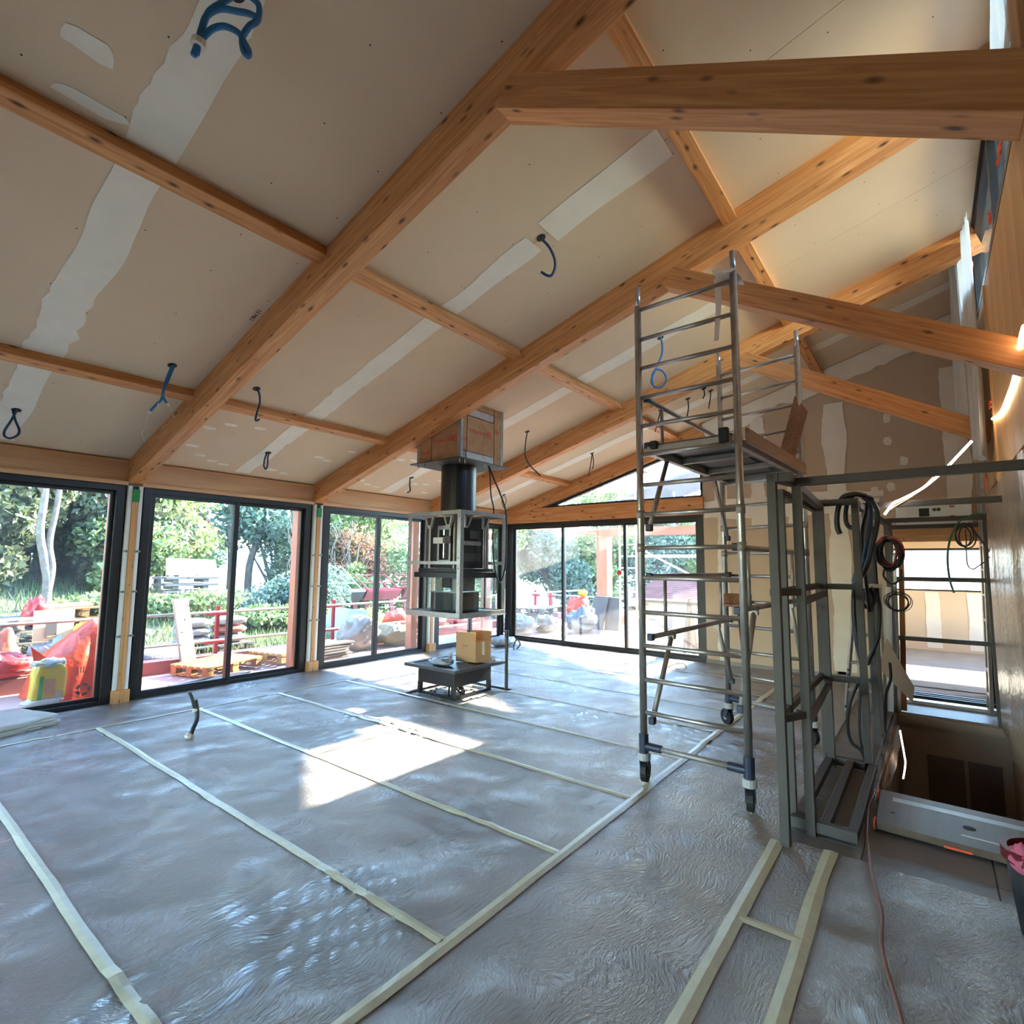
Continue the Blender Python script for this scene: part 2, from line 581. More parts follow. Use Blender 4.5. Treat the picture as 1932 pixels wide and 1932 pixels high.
def text_obj(name, body, size, mtx, m, parent, ext=0.001):
    c = bpy.data.curves.new(name, 'FONT')
    c.body = body
    c.size = size
    c.extrude = ext
    c.align_x = 'CENTER'
    c.align_y = 'CENTER'
    tmp = bpy.data.objects.new('tmp_text', c)
    COL.objects.link(tmp)
    dg = bpy.context.evaluated_depsgraph_get()
    me = bpy.data.meshes.new_from_object(tmp.evaluated_get(dg))
    bpy.data.objects.remove(tmp)
    bpy.data.curves.remove(c)
    me.name = name
    me.materials.clear()
    me.materials.append(M[m])
    o = bpy.data.objects.new(name, me)
    COL.objects.link(o)
    if parent is not None:
        o.parent = parent
        o.matrix_basis = Matrix.Translation(-wloc(parent)) @ mtx
    else:
        o.matrix_basis = mtx
    return o

def axes(o, x, y):
    """matrix with given local x and y directions at o"""
    x, y = Vector(x).normalized(), Vector(y).normalized()
    z = x.cross(y)
    o = Vector(o)
    return Matrix(((x.x, y.x, z.x, o.x), (x.y, y.y, z.y, o.y), (x.z, y.z, z.z, o.z), (0, 0, 0, 1)))
# ================================================================== STRUCTURE
SL = 0.295
YW = 7.16
def zc(y):
    return 2.69 + SL * (YW - y)

RND = random.Random(5)

# ---- floor slab with the stairwell left open, tiles, film
fb = MB()
fb.box(-4, 9.05, 0.37, 7.30, -0.25, -0.012)
fb.box(-4, 4.50, -0.65, 0.37, -0.25, -0.012)
fb.box(7.44, 13.1, -3.0, 0.37, -0.25, -0.012)
fb.box(9.05, 13.1, 0.37, 0.95, -0.25, -0.012)
floor = struct(fb.build('floor', 'slab'))
tile_me = None
for i, x in enumerate([3.30, 3.90]):
    for j, y in enumerate([-0.50, -0.05]):
        pass
def tile(x0, x1, y0, y1):
    MB().box(x0 + 0.003, x1 - 0.003, y0 + 0.003, y1 - 0.003, -0.012, 0.0).build('floor_tile', 'tile', floor, bevel=0.002)
for x0, x1 in ((3.06, 3.66), (3.66, 4.26), (4.26, 4.50)):
    tile(x0, x1, -0.52, -0.18)
    tile(x0, x1, -0.18, 0.37)
xs = [3.06 + 0.6 * k for k in range(11)]
for x0, x1 in zip(xs, xs[1:]):
    tile(x0, min(x1, 8.9), 0.37, 0.90)
for k in range(2):
    tile(7.32 + 0.5 * k, 7.82 + 0.5 * k, -0.52, 0.37)

# protective film, wrinkled, with a hole under the fireplace and bare tile by the stairwell
HOLE = (4.30, 5.36, 4.16, 5.06)
def film_h(x, y):
    p = Vector((x * 0.9, y * 0.9, 0.3))
    h = 0.004 * noise.noise(p) + 0.003 * noise.noise(p * 3.1)
    w = noise.noise(Vector((x * 1.1, y * 1.1, 7.0)))
    a = 0.6 + 1.4 * noise.noise(Vector((x * 0.35, y * 0.35, 3.0)))
    s = math.cos(a) * x + math.sin(a) * y
    c = -math.sin(a) * x + math.cos(a) * y
    rd = noise.noise(Vector((s * 1.4, c * 7.0, 1.7)))
    if w > 0.05:
        h += 0.010 * max(0.0, 1 - abs(rd) * 5.0) * min(1.0, (w - 0.05) * 3)
    return 0.008 + h
def film_part(b, x0, x1, y0, y1, step):
    nx, ny = max(1, round((x1 - x0) / step)), max(1, round((y1 - y0) / step))
    idx = {}
    vs_, fs = [], []
    for i in range(nx + 1):
        for j in range(ny + 1):
            x, y = x0 + (x1 - x0) * i / nx, y0 + (y1 - y0) * j / ny
            idx[i, j] = len(vs_)
            vs_.append((x, y, film_h(x, y)))
    for i in range(nx):
        for j in range(ny):
            cx, cy = x0 + (x1 - x0) * (i + 0.5) / nx, y0 + (y1 - y0) * (j + 0.5) / ny
            if HOLE[0] < cx < HOLE[1] and HOLE[2] < cy < HOLE[3]:
                continue
            fs.append((idx[i, j], idx[i + 1, j], idx[i + 1, j + 1], idx[i, j + 1]))
    b.add(vs_, fs)
b = MB()
film_part(b, -3.9, 0.5, -0.50, 7.10, 0.15)
film_part(b, 0.5, 3.50, -0.50, 0.76, 0.03)
film_part(b, 0.5, 3.50, 0.76, 7.10, 0.03)
film_part(b, 3.50, 8.86, 0.76, 7.10, 0.04)
film = b.build('protective_film', 'film', smooth=True)
tag(film, 'crinkled white protective plastic film covering the whole floor', 'plastic film')

def tape(p, q, w, label, curve=0.0):
    p, q = Vector(p), Vector(q)
    d = (q - p)
    n = max(2, int(d.length / 0.08))
    s = Vector((-d.y, d.x)).normalized()
    seed = RND.random() * 50
    vs_, fs = [], []
    for i in range(n + 1):
        t = i / n
        c = p + d * t + s * (0.012 * noise.noise(Vector((t * d.length * 1.2, seed, 0))))
        for k, e in enumerate((-w / 2, 0.0, w / 2)):
            ww = e * (1 + 0.12 * noise.noise(Vector((t * d.length * 5, seed, k))))
            x, y = c.x + s.x * ww, c.y + s.y * ww
            vs_.append((x, y, film_h(x, y) + 0.004 + (0.004 if k == 1 else 0)))
    for i in range(n):
        for k in range(2):
            fs.append((i * 3 + k, (i + 1) * 3 + k, (i + 1) * 3 + k + 1, i * 3 + k + 1))
    o = MB().add(vs_, fs).build('tape_strip', 'tape', origin=(p.x, p.y, 0), solid=0.001)
    tag(o, label, 'tape', 'tape strips on the floor film')
ORD = ['nearest', 'second', 'third', 'fourth', 'fifth', 'sixth', 'seventh', 'eighth', 'ninth']
for k, X in enumerate((0.79, 1.68, 2.55, 3.435, 4.36, 5.24, 6.12, 7.0, 7.9)):
    tape((X, 1.66 if k else 1.66), (X, 6.14), 0.048 if k < 5 else 0.036, 'pale yellow tape strip running towards the left glazing, %s from the camera' % ORD[k])
tape((0.6, 1.635), (8.6, 1.635), 0.062, 'long pale yellow tape strip running past the scaffold towards the gable wall')
tape((2.57, 4.01), (3.42, 4.01), 0.055, 'short pale yellow cross tape strip at the sunlit patch of film')
tape((1.3, 0.747), (3.44, 0.757), 0.07, 'yellow tape strip leading to the foot of the grey steel frame')
tape((1.5, 0.49), (3.5, 0.51), 0.07, 'yellow tape strip beside the thin brown floor cable')
tape((2.61, 0.50), (2.61, 0.74), 0.05, 'very short tape strip bridging the two yellow strips at lower right')
tape((0.6, 6.15), (8.6, 6.15), 0.03, 'thin tape line parallel to the left glazing')

# ---- ceiling of plasterboard panels
SEAMS = [-2.57, -1.45, -0.22, 0.93, 2.10, 3.27, 4.42, 5.60, 6.77, 7.95, 8.95]
SEAMS[0] = -4.0
YB = [7.24, 5.52, 3.37, 1.17, -0.60]
cb = MB()
cb.prism([(-4, 7.30, zc(7.30) + 0.02), (-4, -1.9, zc(-1.9) + 0.02), (-4, -1.9, zc(-1.9) + 0.3), (-4, 7.30, zc(7.30) + 0.3)], (13.25, 0, 0))  # slab runs past the right wall, an added overhang shading the clerestory
ceiling = struct(cb.build('ceiling', 'dark'))
for x0, x1 in zip(SEAMS, SEAMS[1:]):
    for y1, y0 in zip(YB, YB[1:]):
        pb = MB()
        a, c = x0 + 0.002, x1 - 0.002
        pb.prism([(a, y1 - 0.002, zc(y1)), (a, y0 + 0.002, zc(y0)), (a, y0 + 0.002, zc(y0) + 0.018), (a, y1 - 0.002, zc(y1) + 0.018)], (c - a, 0, 0))
        pb.build('plasterboard_panel', 'board', ceiling)

def joint(X, ya, yb, w, seed, parent=ceiling, rag=0.03):
    """band of filler over a seam, ragged edges"""
    n = int(abs(yb - ya) / 0.05) + 2
    vs_, fs = [], []
    for i in range(n + 1):
        y = ya + (yb - ya) * i / n
        l = -w / 2 + rag * noise.noise(Vector((y * 1.8, seed, 0))) + rag * 0.8 * (1 if noise.noise(Vector((y * 0.9, seed, 5))) > 0.15 else 0) * noise.noise(Vector((y * 9, seed, 2)))
        r = w / 2 + rag * noise.noise(Vector((y * 1.8, seed, 9))) + rag * 0.8 * (1 if noise.noise(Vector((y * 0.9, seed, 15))) > 0.15 else 0) * noise.noise(Vector((y * 9, seed, 12)))
        vs_ += [(X + l, y, zc(y) - 0.002), (X + r, y, zc(y) - 0.002)]
    for i in range(n):
        fs.append((2 * i, 2 * i + 1, 2 * i + 3, 2 * i + 2))
    MB().add(vs_, fs).build('joint_compound_band', 'joint', parent, solid=0.001)
joint(0.93, 7.05, 5.62, 0.22, 1)
joint(0.93, 5.50, 3.46, 0.25, 2, rag=0.06)
joint(0.93, 3.30, 2.55, 0.24, 3, rag=0.05)
joint(0.94, 2.55, 1.30, 0.16, 13, rag=0.08)
joint(3.27, 7.05, 5.62, 0.20, 4)
joint(3.27, 5.50, 3.46, 0.22, 5)
joint(3.27, 3.30, 2.36, 0.20, 6)
joint(3.27, 2.22, 1.27, 0.28, 7, rag=0.04)
joint(5.60, 7.05, 5.62, 0.22, 8)
joint(5.60, 5.50, 3.46, 0.22, 9)
joint(5.60, 3.30, 1.27, 0.24, 10)
joint(7.95, 7.05, 5.62, 0.20, 11)
joint(7.95, 5.50, 3.46, 0.22, 12)
joint(7.95, 3.30, 1.27, 0.22, 14)
joint(7.95, 1.10, -0.45, 0.22, 15)
joint(7.30, 2.90, -0.45, 0.18, 16, rag=0.07)
# filler patches and screw heads
def patch(x, y, sx, sy, seed, zf=None, m='joint', parent=ceiling, plane='roof'):
    n = 10
    pts = []
    for k in range(n):
        a = 2 * math.pi * k / n
        r = 1 + 0.35 * noise.noise(Vector((math.cos(a) * 1.4, math.sin(a) * 1.4, seed)))
        u, v = sx * 0.5 * r * math.copysign(abs(math.cos(a)) ** 0.6, math.cos(a)), sy * 0.5 * r * math.copysign(abs(math.sin(a)) ** 0.6, math.sin(a))
        if plane == 'roof':
            pts.append((x + u, y + v, zc(y + v) - 0.002))
        elif plane == 'x':
            pts.append((zf, x + u, y + v))
    MB().prism(pts, (0, 0, -0.0015) if plane == 'roof' else (-0.0015, 0, 0)).build('filler_patch', m, parent)
sd_ = 0
for x, y in ((2.45, 6.55), (2.62, 6.75), (2.8, 6.85), (2.95, 6.9), (3.55, 6.85), (3.75, 6.9), (3.9, 6.3), (4.05, 6.35), (2.6, 5.95), (2.45, 6.1), (2.9, 5.9), (4.2, 6.0), (4.9, 6.75), (5.1, 6.85), (5.3, 6.9), (5.85, 6.6), (6.05, 6.55), (6.2, 6.35), (5.95, 6.9), (6.3, 6.85), (5.0, 5.95), (5.2, 5.9)):
    sd_ += 1.7
    patch(x, y, 0.14, 0.06, sd_)
patch(0.55, 2.95, 0.22, 0.10, 3.3)
patch(0.62, 3.22, 0.30, 0.07, 4.3)
sb = MB()
for x0, x1 in zip(SEAMS[1:], SEAMS[2:]):
    for xx in (x0 + 0.13, (x0 + x1) / 2, x1 - 0.13):
        y = -0.3 + RND.random() * 0.2
        while y < 7.0:
            xj, yj = xx + RND.uniform(-0.03, 0.03), y + RND.uniform(-0.04, 0.04)
            r = 0.005
            pts = [(xj + r * math.cos(k * math.pi / 3), yj + r * math.sin(k * math.pi / 3), zc(yj + r * math.sin(k * math.pi / 3)) - 0.0006) for k in range(6)]
            sb.add(pts, [tuple(range(6))])
            y += 0.42 + RND.random() * 0.12
tag(sb.build('screw_heads', 'dark', ceiling), kind='stuff')

text_obj('stamped_marks', '13 MK1', 0.05, axes((1.985, 4.23, zc(4.23) - 0.001), (0, 1, -SL), (1, 0, 0)), 'dark', ceiling)

# ---- rafters, purlins and struts
RX = [-2.51, -0.19, 2.10, 4.42, 6.77]
RLAB = ['glulam rafter far behind the camera position', 'glulam rafter left of the view beside the camera', 'glulam rafter nearest the camera, sloping from the left glazing to the top edge', 'middle glulam rafter passing in front of the boxed flue housing', 'glulam rafter behind the flue housing, third from the camera']
def rafter(X, ya, yb, label, w=0.14, d=0.275):
    za, zb = zc(ya), zc(yb)
    h = d * math.cos(math.atan(SL))
    off = Vector((0, -SL, -1)).normalized() * (h / 2)
    p = Vector((X, ya, za)) + off
    q = Vector((X, yb, zb)) + off
    return tag(beam('roof_rafter', p, q, w, h, upv=(0, 0, 1)), label, 'beam', 'roof rafters')
for X, l in zip(RX, RLAB):
    rafter(X, 7.20, -0.50, l)
rafter(8.90, 7.20, 2.92, 'gable end rafter lying along the top of the triangular window', w=0.12)
tag(beam('tie_beam', (8.90, 7.08, 2.555), (8.90, 2.90, 2.555), 0.12, 0.29), 'horizontal glulam tie beam above the gable sliding doors', 'beam')
PL = {5.52: 'lowest', 3.37: 'middle', 1.17: 'highest'}
BAYN = ['behind the camera', 'in the bay at the left edge of the view', 'in the bay between the nearest and middle rafters', 'in the bay over the flue housing', 'in the bay next to the gable']
for y, nm in PL.items():
    for k, (a, c) in enumerate(zip(RX, RX[1:] + [8.96])):
        if y == 1.17 and k < 2:
            continue
        t = Vector((0, -SL, -1)).normalized()
        mid = Vector((0, y, zc(y))) + t * 0.04
        c2 = c - 0.07 if k < 4 else (c - 0.12 if y > 2.9 else c)
        tag(beam('roof_purlin', (a + 0.07, mid.y, mid.z), (c2, mid.y, mid.z), 0.115, 0.082, upv=(0, SL, 1)),
            '%s timber purlin %s' % (nm, BAYN[k]), 'beam', 'roof purlins')
def strut(X, yend, label):
    # underside runs from (1.72, 4.01) down at slope 0.567 towards the right wall
    s = 0.567
    d = 0.205
    h = d * math.cos(math.atan(s))
    n = Vector((0, -s, 1)).normalized()
    p = Vector((X, 1.72, 4.01)) + n * (h / 2)
    q = Vector((X, yend, 4.01 - s * (1.72 - yend))) + n * (h / 2)
    o = beam('roof_strut', p, q, 0.142, h, cut=(-0.0, 0.0))
    return tag(o, label, 'beam', 'slanting struts')
strut(2.10, -0.29, 'nearest slanting timber strut, large across the upper right')
strut(4.42, -0.56, 'slanting timber strut running behind the top of the scaffold, second from the camera')
strut(6.77, -0.50, 'farthest slanting timber strut, ending at hanging white polythene')
tag(beam('timber_stud', (2.10, -0.40, 0.0), (2.10, -0.40, 4.05), 0.14, 0.22, m='post', upv=(0, 1, 0)), 'timber stud carrying the nearest slanting strut', 'post')

# ---- left wall: windows between timber posts, fascia above
def window_frame(name, x0, x1, mull, glassmat='glass', head=2.335, y=7.17):
    w = empty(name, ((x0 + x1) / 2, y, 0))
    struct(w)
    b = MB()
    b.box(x0, x0 + 0.085, y - 0.05, y + 0.06, 0, 2.40)
    b.box(x1 - 0.085, x1, y - 0.05, y + 0.06, 0, 2.40)
    b.box(x0 + 0.085, x1 - 0.085, y - 0.05, y + 0.06, head, 2.40)
    b.box(x0 + 0.085, x1 - 0.085, y - 0.05, y + 0.06, 0.0, 0.05)
    b.build('window_frame', 'black', w, bevel=0.003)
    # two sliding sashes on separate tracks
    for k, (a, c, yy) in enumerate(((x0 + 0.085, mull + 0.03, y - 0.022), (mull - 0.03, x1 - 0.085, y + 0.022))):
        s = MB()
        t = 0.038
        s.box(a, a + t if k == 0 else a + 0.06, yy - 0.018, yy + 0.018, 0.05, head)
        s.box(c - 0.06 if k == 0 else c - t, c, yy - 0.018, yy + 0.018, 0.05, head)
        s.box(a + t, c - t, yy - 0.018, yy + 0.018, 0.05, 0.085)
        s.box(a + t, c - t, yy - 0.018, yy + 0.018, head - 0.04, head)
        so = s.build('sash', 'black', w, bevel=0.002)
        MB().box(a + t, c - t, yy - 0.004, yy + 0.004, 0.085, head - 0.04).build('glass_pane', glassmat, so)
    return w
window_frame('window_1', -0.10, 2.02, 0.94)
window_frame('window_2', 2.20, 4.33, 3.27)
window_frame('window_3', 4.53, 6.66, 5.58)
window_frame('window_4', 6.87, 8.86, 7.86)
window_frame('window_5', -3.95, -0.28, -2.1)
# dirt spots / stickers on window 2: small dark dots
sp = MB()
for x, z in ((2.75, 1.02), (2.73, 0.85), (2.74, 1.35), (2.72, 1.6), (2.7, 0.55), (2.71, 0.7), (3.75, 1.75), (3.72, 1.52), (3.74, 1.38)):
    sp.cyl((x, 7.14, z), (x, 7.143, z), 0.007, 8)
tag(sp.build('dirt_spots', 'dark', bpy.data.objects['window_2']), kind='stuff')

def pilaster(X, label):
    t = thing('window_post', (X, 7.12, 0), label, 'post', 'timber posts between the windows')
    beam('timber_core', (X, 7.13, 0.14), (X, 7.13, 2.22), 0.06, 0.10, m='post', parent=t, upv=(0, 1, 0))
    for s in (-1, 1):
        MB().box(X + s * 0.052 - 0.018, X + s * 0.052 + 0.018, 7.09, 7.15, 0.13, 2.40).build('white_strip', 'white', t)
        for z in (0.72, 1.21, 1.66):
            c = MB().box(X + s * 0.052 - 0.028, X + s * 0.052 + 0.028, 7.075, 7.09, z - 0.012, z + 0.012)
            co = c.build('bracket', 'galva', t, bevel=0.002)
            MB().cyl((X + s * 0.052, 7.076, z), (X + s * 0.052, 7.070, z), 0.006, 8).build('screw', 'dark', co)
    beam('base_block', (X, 7.13, 0.0), (X, 7.13, 0.14), 0.16, 0.16, m='post', parent=t, upv=(0, 1, 0))
    MB().box(X - 0.035, X + 0.035, 7.068, 7.074, 2.22, 2.36).build('green_tape', 'green', t)
    MB().box(X - 0.085, X + 0.085, 7.15, 7.25, 0.0, 2.40).build('back_board', 'black', t)
pilaster(2.11, 'timber post with white strips between the two nearest windows')
pilaster(4.43, 'timber post with white strips right of the window with the leaning plank')
pilaster(6.765, 'timber post with white strips seen below the hanging fireplace')
pilaster(-0.19, 'timber post with white strips left of the view')
for k, (a, c) in enumerate(((-3.9, -0.26), (-0.12, 2.03), (2.17, 4.35), (4.49, 6.70), (6.84, 8.84))):
    t = empty('trim_%d' % (k + 1), ((a + c) / 2, 7.12, 2.4))
    struct(t)
    beam('fascia_board', (a, 7.125, 2.565), (c, 7.125, 2.565), 0.02, 0.25, m='fascia', parent=t, upv=(0, 0, 1))
    beam('lower_rail', (a, 7.105, 2.425), (c, 7.105, 2.425), 0.05, 0.045, m='fascia', parent=t)
    beam('upper_bead', (a, 7.11, 2.675), (c, 7.11, 2.675), 0.014, 0.02, m='post', parent=t)
    for x in (a + 0.012, c - 0.012):
        MB().box(x - 0.010, x + 0.010, 7.105, 7.118, 2.45, 2.665).build('side_bead', 'fascia', t)
wl = MB().box(-4, 9.1, 7.14, 7.30, 2.40, 2.72)
struct(wl.build('wall_left', 'slab'))

# ---- gable wall
gx = 8.90
gw = empty('window_6', (8.95, 4.95, 0))
struct(gw)
b = MB()
b.box(8.90, 9.02, 6.94, 7.12, 0, 2.41)
b.box(8.90, 9.02, 2.92, 3.02, 0, 2.41)
b.box(8.90, 9.02, 3.02, 6.94, 2.33, 2.41)
b.box(8.90, 9.02, 3.02, 6.94, 0.0, 0.055)
b.build('window_frame', 'black', gw, bevel=0.003)
for k, (a, c, xx) in enumerate(((5.66, 6.94, 8.975), (4.33, 5.72, 8.935), (3.02, 4.39, 8.975))):
    s = MB()
    for y0, y1 in ((a, a + 0.055), (c - 0.055, c)):
        s.box(xx - 0.018, xx + 0.018, y0, y1, 0.055, 2.33)
    s.box(xx - 0.018, xx + 0.018, a + 0.055, c - 0.055, 0.055, 0.09)
    s.box(xx - 0.018, xx + 0.018, a + 0.055, c - 0.055, 2.29, 2.33)
    so = s.build('sash', 'black', gw, bevel=0.002)
    MB().box(xx - 0.004, xx + 0.004, a + 0.055, c - 0.055, 0.09, 2.29).build('glass_pane', 'dusty', so)
MB().lathe([(0, 0), (0.045, 0.004), (0.04, -0.01), (0, -0.012)], (0, 0, 0), 12)
MB().prism([(8.915, 4.47 + 0.05 * math.cos(a), 1.42 + 0.05 * math.sin(a)) for a in [k * math.pi / 4 for k in range(8)]], (0.004, 0, 0)).build('orange_sticker', 'orange', gw)
# triangular window
tw = empty('window_7', (8.95, 4.0, 2.7))
struct(tw)
def tri(y0, y1, zb, off):
    return [(0, y0, zb), (0, y1, zb), (0, y1, zc(y1) - off), (0, y0, zc(y0) - off)]
yl_ = YW - (2.70 - 2.69 + 0.275) / SL           # where the rafter underside meets the sill
outer = [(8.92, yl_ - 0.02, 2.70), (8.92, 2.92, 2.70), (8.92, 2.92, zc(2.92) - 0.275)]
inner = [(8.92, yl_ - 0.32, 2.742), (8.92, 2.965, 2.742), (8.92, 2.965, zc(2.965) - 0.275 - 0.045)]
tb = MB()
for i in range(3):
    j = (i + 1) % 3
    tb.prism([outer[i], outer[j], inner[j], inner[i]], (0.08, 0, 0))
tb.build('window_frame', 'black', tw)
MB().prism([(8.955, y, z) for _, y, z in inner], (0.006, 0, 0)).build('glass_pane', 'glass', tw)

# plasterboard part of the gable, door opening at its right end
gb = MB()
gb.prism([(8.90, 2.92, 0), (8.90, 0.40, 0), (8.90, 0.40, zc(0.40) + 0.02), (8.90, 2.92, zc(2.92) + 0.02)], (0.16, 0, 0))
gb.prism([(8.90, 0.40, 2.08), (8.90, -0.60, 2.08), (8.90, -0.60, zc(-0.6) + 0.02), (8.90, 0.40, zc(0.40) + 0.02)], (0.16, 0, 0))
gb.box(9.02, 9.06, 2.92, 7.2, 2.41, 2.70)
gable = struct(gb.build('wall_back', 'board2'))
WB = [0]
def wall_band(y, z0, z1, w, seed, vert=True, x=8.898):
    WB[0] += 1
    x -= 0.0022 * WB[0]
    n = int(abs(z1 - z0) / 0.06) + 2
    vs_, fs = [], []
    for i in range(n + 1):
        z = z0 + (z1 - z0) * i / n
        l = -w / 2 + 0.06 * noise.noise(Vector((z * 1.6, seed, 0))) + 0.02 * noise.noise(Vector((z * 9, seed, 0)))
        r = w / 2 + 0.06 * noise.noise(Vector((z * 1.6, seed, 4))) + 0.02 * noise.noise(Vector((z * 9, seed, 6)))
        vs_ += [(x, y + l, z), (x, y + r, z)] if vert else [(x, z, y + l), (x, z, y + r)]
    for i in range(n):
        fs.append((2 * i, 2 * i + 1, 2 * i + 3, 2 * i + 2))
    MB().add(vs_, fs).build('joint_compound_band', 'joint', gable, solid=0.0015)
wall_band(2.62, 0.05, 3.7, 0.16, 1.1)
wall_band(2.05, 2.2, 3.9, 0.22, 2.1)
wall_band(1.0, 0.1, 3.95, 0.26, 3.1)
wall_band(-0.35, 2.3, 4.2, 0.25, 4.1)
wall_band(2.42, 2.9, 0.5, 0.2, 5.1, False)
wall_band(2.58, 2.9, 0.45, 0.10, 5.6, False)
for k in range(2):
    # band following the roof slope along the top of the wall
    vs_, fs = [], []
    for i in range(41):
        y = 2.9 - 3.4 * i / 40
        top = zc(y) - 0.01
        w = 0.30 + 0.1 * noise.noise(Vector((y * 2, 8.0, 0))) + 0.04 * noise.noise(Vector((y * 8, 8.0, 0)))
        vs_ += [(8.880, y, top), (8.880, y, top - w)]
    for i in range(40):
        fs.append((2 * i, 2 * i + 1, 2 * i + 3, 2 * i + 2))
    if k == 0:
        MB().add(vs_, fs).build('joint_compound_band', 'joint', gable, solid=0.0015)
sd_ = 20
for y, z in ((0.38, 3.82), (0.36, 3.62), (0.37, 3.3), (1.62, 3.35), (1.62, 3.12), (1.60, 2.95), (1.60, 2.75), (1.58, 2.6), (0.36, 2.82), (0.36, 2.66), (0.55, 2.62), (1.62, 2.4), (1.6, 2.25), (0.2, 3.0)):
    sd_ += 1.3
    patch(y, z, 0.09, 0.12, sd_, zf=8.897, parent=gable, plane='x')
struct(MB().box(8.86, 8.90, 0.40, 2.92, 0.0, 0.06).build('baseboard_back', 'slab'))

# ---- right wall: timber panels above, polythene below, clerestory on top
wb = MB()
wb.box(-4, 4.50, -0.66, -0.54, -0.25, 4.10)
wb.box(-4, 2.95, -0.66, -0.54, 4.10, 4.95)  # wall added over both unseen clerestory ends to cut its light
wb.box(7.08, 9.05, -0.66, -0.54, 4.10, 4.95)
wb.box(4.50, 7.32, -0.66, -0.54, -2.8, 4.10)
wb.box(7.32, 9.05, -0.66, -0.54, -0.25, 4.10)
wall_right = struct(wb.build('wall_right', 'stairwall'))
x = 2.4
k = 0
while x < 7.0:
    beam('wall_plank', (x + 0.19, -0.53, 2.35), (x + 0.19, -0.53, 4.08), 0.372, 0.022, m='panel_wood', parent=wall_right, upv=(0, 1, 0), bevel=0.003)
    x += 0.38
for X in (3.15, 3.6, 6.15):
    beam('wall_batten', (X, -0.515, 2.2), (X, -0.515, 4.06), 0.05, 0.03, m='panel_wood', parent=wall_right, upv=(0, 1, 0))
cw = empty('window_8', (2.5, -0.56, 4.1))
struct(cw)
b = MB()
b.box(2.95, 7.08, -0.62, -0.52, 4.10, 4.16)
b.box(2.95, 7.08, -0.62, -0.52, 4.84, 4.92)
for X in (2.95, 5.25, 7.0):
    b.box(X, X + 0.08, -0.62, -0.52, 4.16, 4.84)
b.build('window_frame', 'black', cw)
MB().box(3.03, 7.0, -0.575, -0.567, 4.16, 4.84).build('glass_pane', 'glass', cw)
wt = MB().box(-4, 9.05, -0.66, -0.50, 4.92, 5.1)
struct(wt.build('trim_6', 'dark'))

# ---- wall behind the camera, with a glazed opening added for fill light
bw = MB()
bw.prism([(-4.1, 7.3, 2.40), (-4.1, -0.66, 2.40), (-4.1, -0.66, zc(-0.66)), (-4.1, 7.3, zc(7.3))], (0.12, 0, 0))
bw.box(-4.1, -3.98, 5.2, 7.3, 0, 2.40)
bw.box(-4.1, -3.98, -0.66, 1.4, 0, 2.40)
struct(bw.build('wall_front', 'board2'))
fwn = empty('fill_window', (-4.04, 3.3, 0))
struct(fwn)
b = MB()
for y in (1.4, 3.26, 5.12):
    b.box(-4.09, -3.99, y, y + 0.08, 0, 2.40)
b.box(-4.09, -3.99, 1.48, 5.12, 2.33, 2.40)
b.box(-4.09, -3.99, 1.48, 5.12, 0, 0.05)
b.build('window_frame', 'black', fwn)
MB().box(-4.044, -4.036, 1.48, 5.12, 0.05, 2.33).build('glass_pane', 'glass', fwn)

# ---- stairwell below the floor
b = MB()
b.box(4.38, 4.50, -0.54, 0.37, -2.8, -0.012)
b.box(4.50, 7.32, 0.37, 0.49, -2.8, -0.25)
struct(b.build('wall_stairwell_side', 'stairwall'))
st = MB().box(7.32, 7.44, -0.60, 0.49, -2.8, -0.012)
stw = struct(st.build('wall_stairwell_end', 'stairwall'))
MB().box(7.305, 7.32, -0.17, 0.13, -2.6, -0.40).build('wall_panel', 'stairdark', stw)
MB().box(7.305, 7.32, -0.46, -0.20, -2.6, -0.40).build('wall_panel', 'stairdark', stw)
struct(MB().box(4.38, 7.44, -0.66, 0.49, -2.9, -2.8).build('floor_lower', 'slab'))
MB().box(7.28, 7.34, -0.54, 0.37, -0.10, -0.02).build('sill_edge', 'stairwall', stw)

# ---- sliding door frame at the end of the stairwell, opening to the next room
dr = empty('door_1', (8.3, -0.06, 0))
struct(dr)
b = MB()
b.box(8.24, 8.38, 0.36, 0.42, 0.0, 2.02)
b.box(8.24, 8.38, -0.54, -0.49, 0.0, 2.02)
b.box(8.24, 8.38, -0.49, 0.36, 1.90, 2.02)
b.box(8.02, 8.38, -0.54, 0.40, 0.0, 0.03)
for x in (8.06, 8.16, 8.26):
    b.box(x, x + 0.02, -0.52, 0.38, 0.03, 0.06)
b.build('door_frame', 'black', dr)
MB().box(7.86, 8.0, -0.54, 0.40, 0.0, 0.035).build('metal_threshold', 'alu', dr)
b = MB()
b.box(8.38, 8.90, 0.42, 0.52, 0, 2.08)
b.box(8.38, 8.90, -0.64, -0.54, 0, 2.08)
b.box(8.30, 8.90, -0.54, 0.52, 2.02, 2.14)
struct(b.build('wall_door_reveal', 'board2'))
tag(beam('door_lintel', (8.22, 0.42, 1.955), (8.22, -0.50, 1.955), 0.05, 0.16, m='post'), 'rough timber lintel over the doorway at the end of the stairwell', 'lintel')

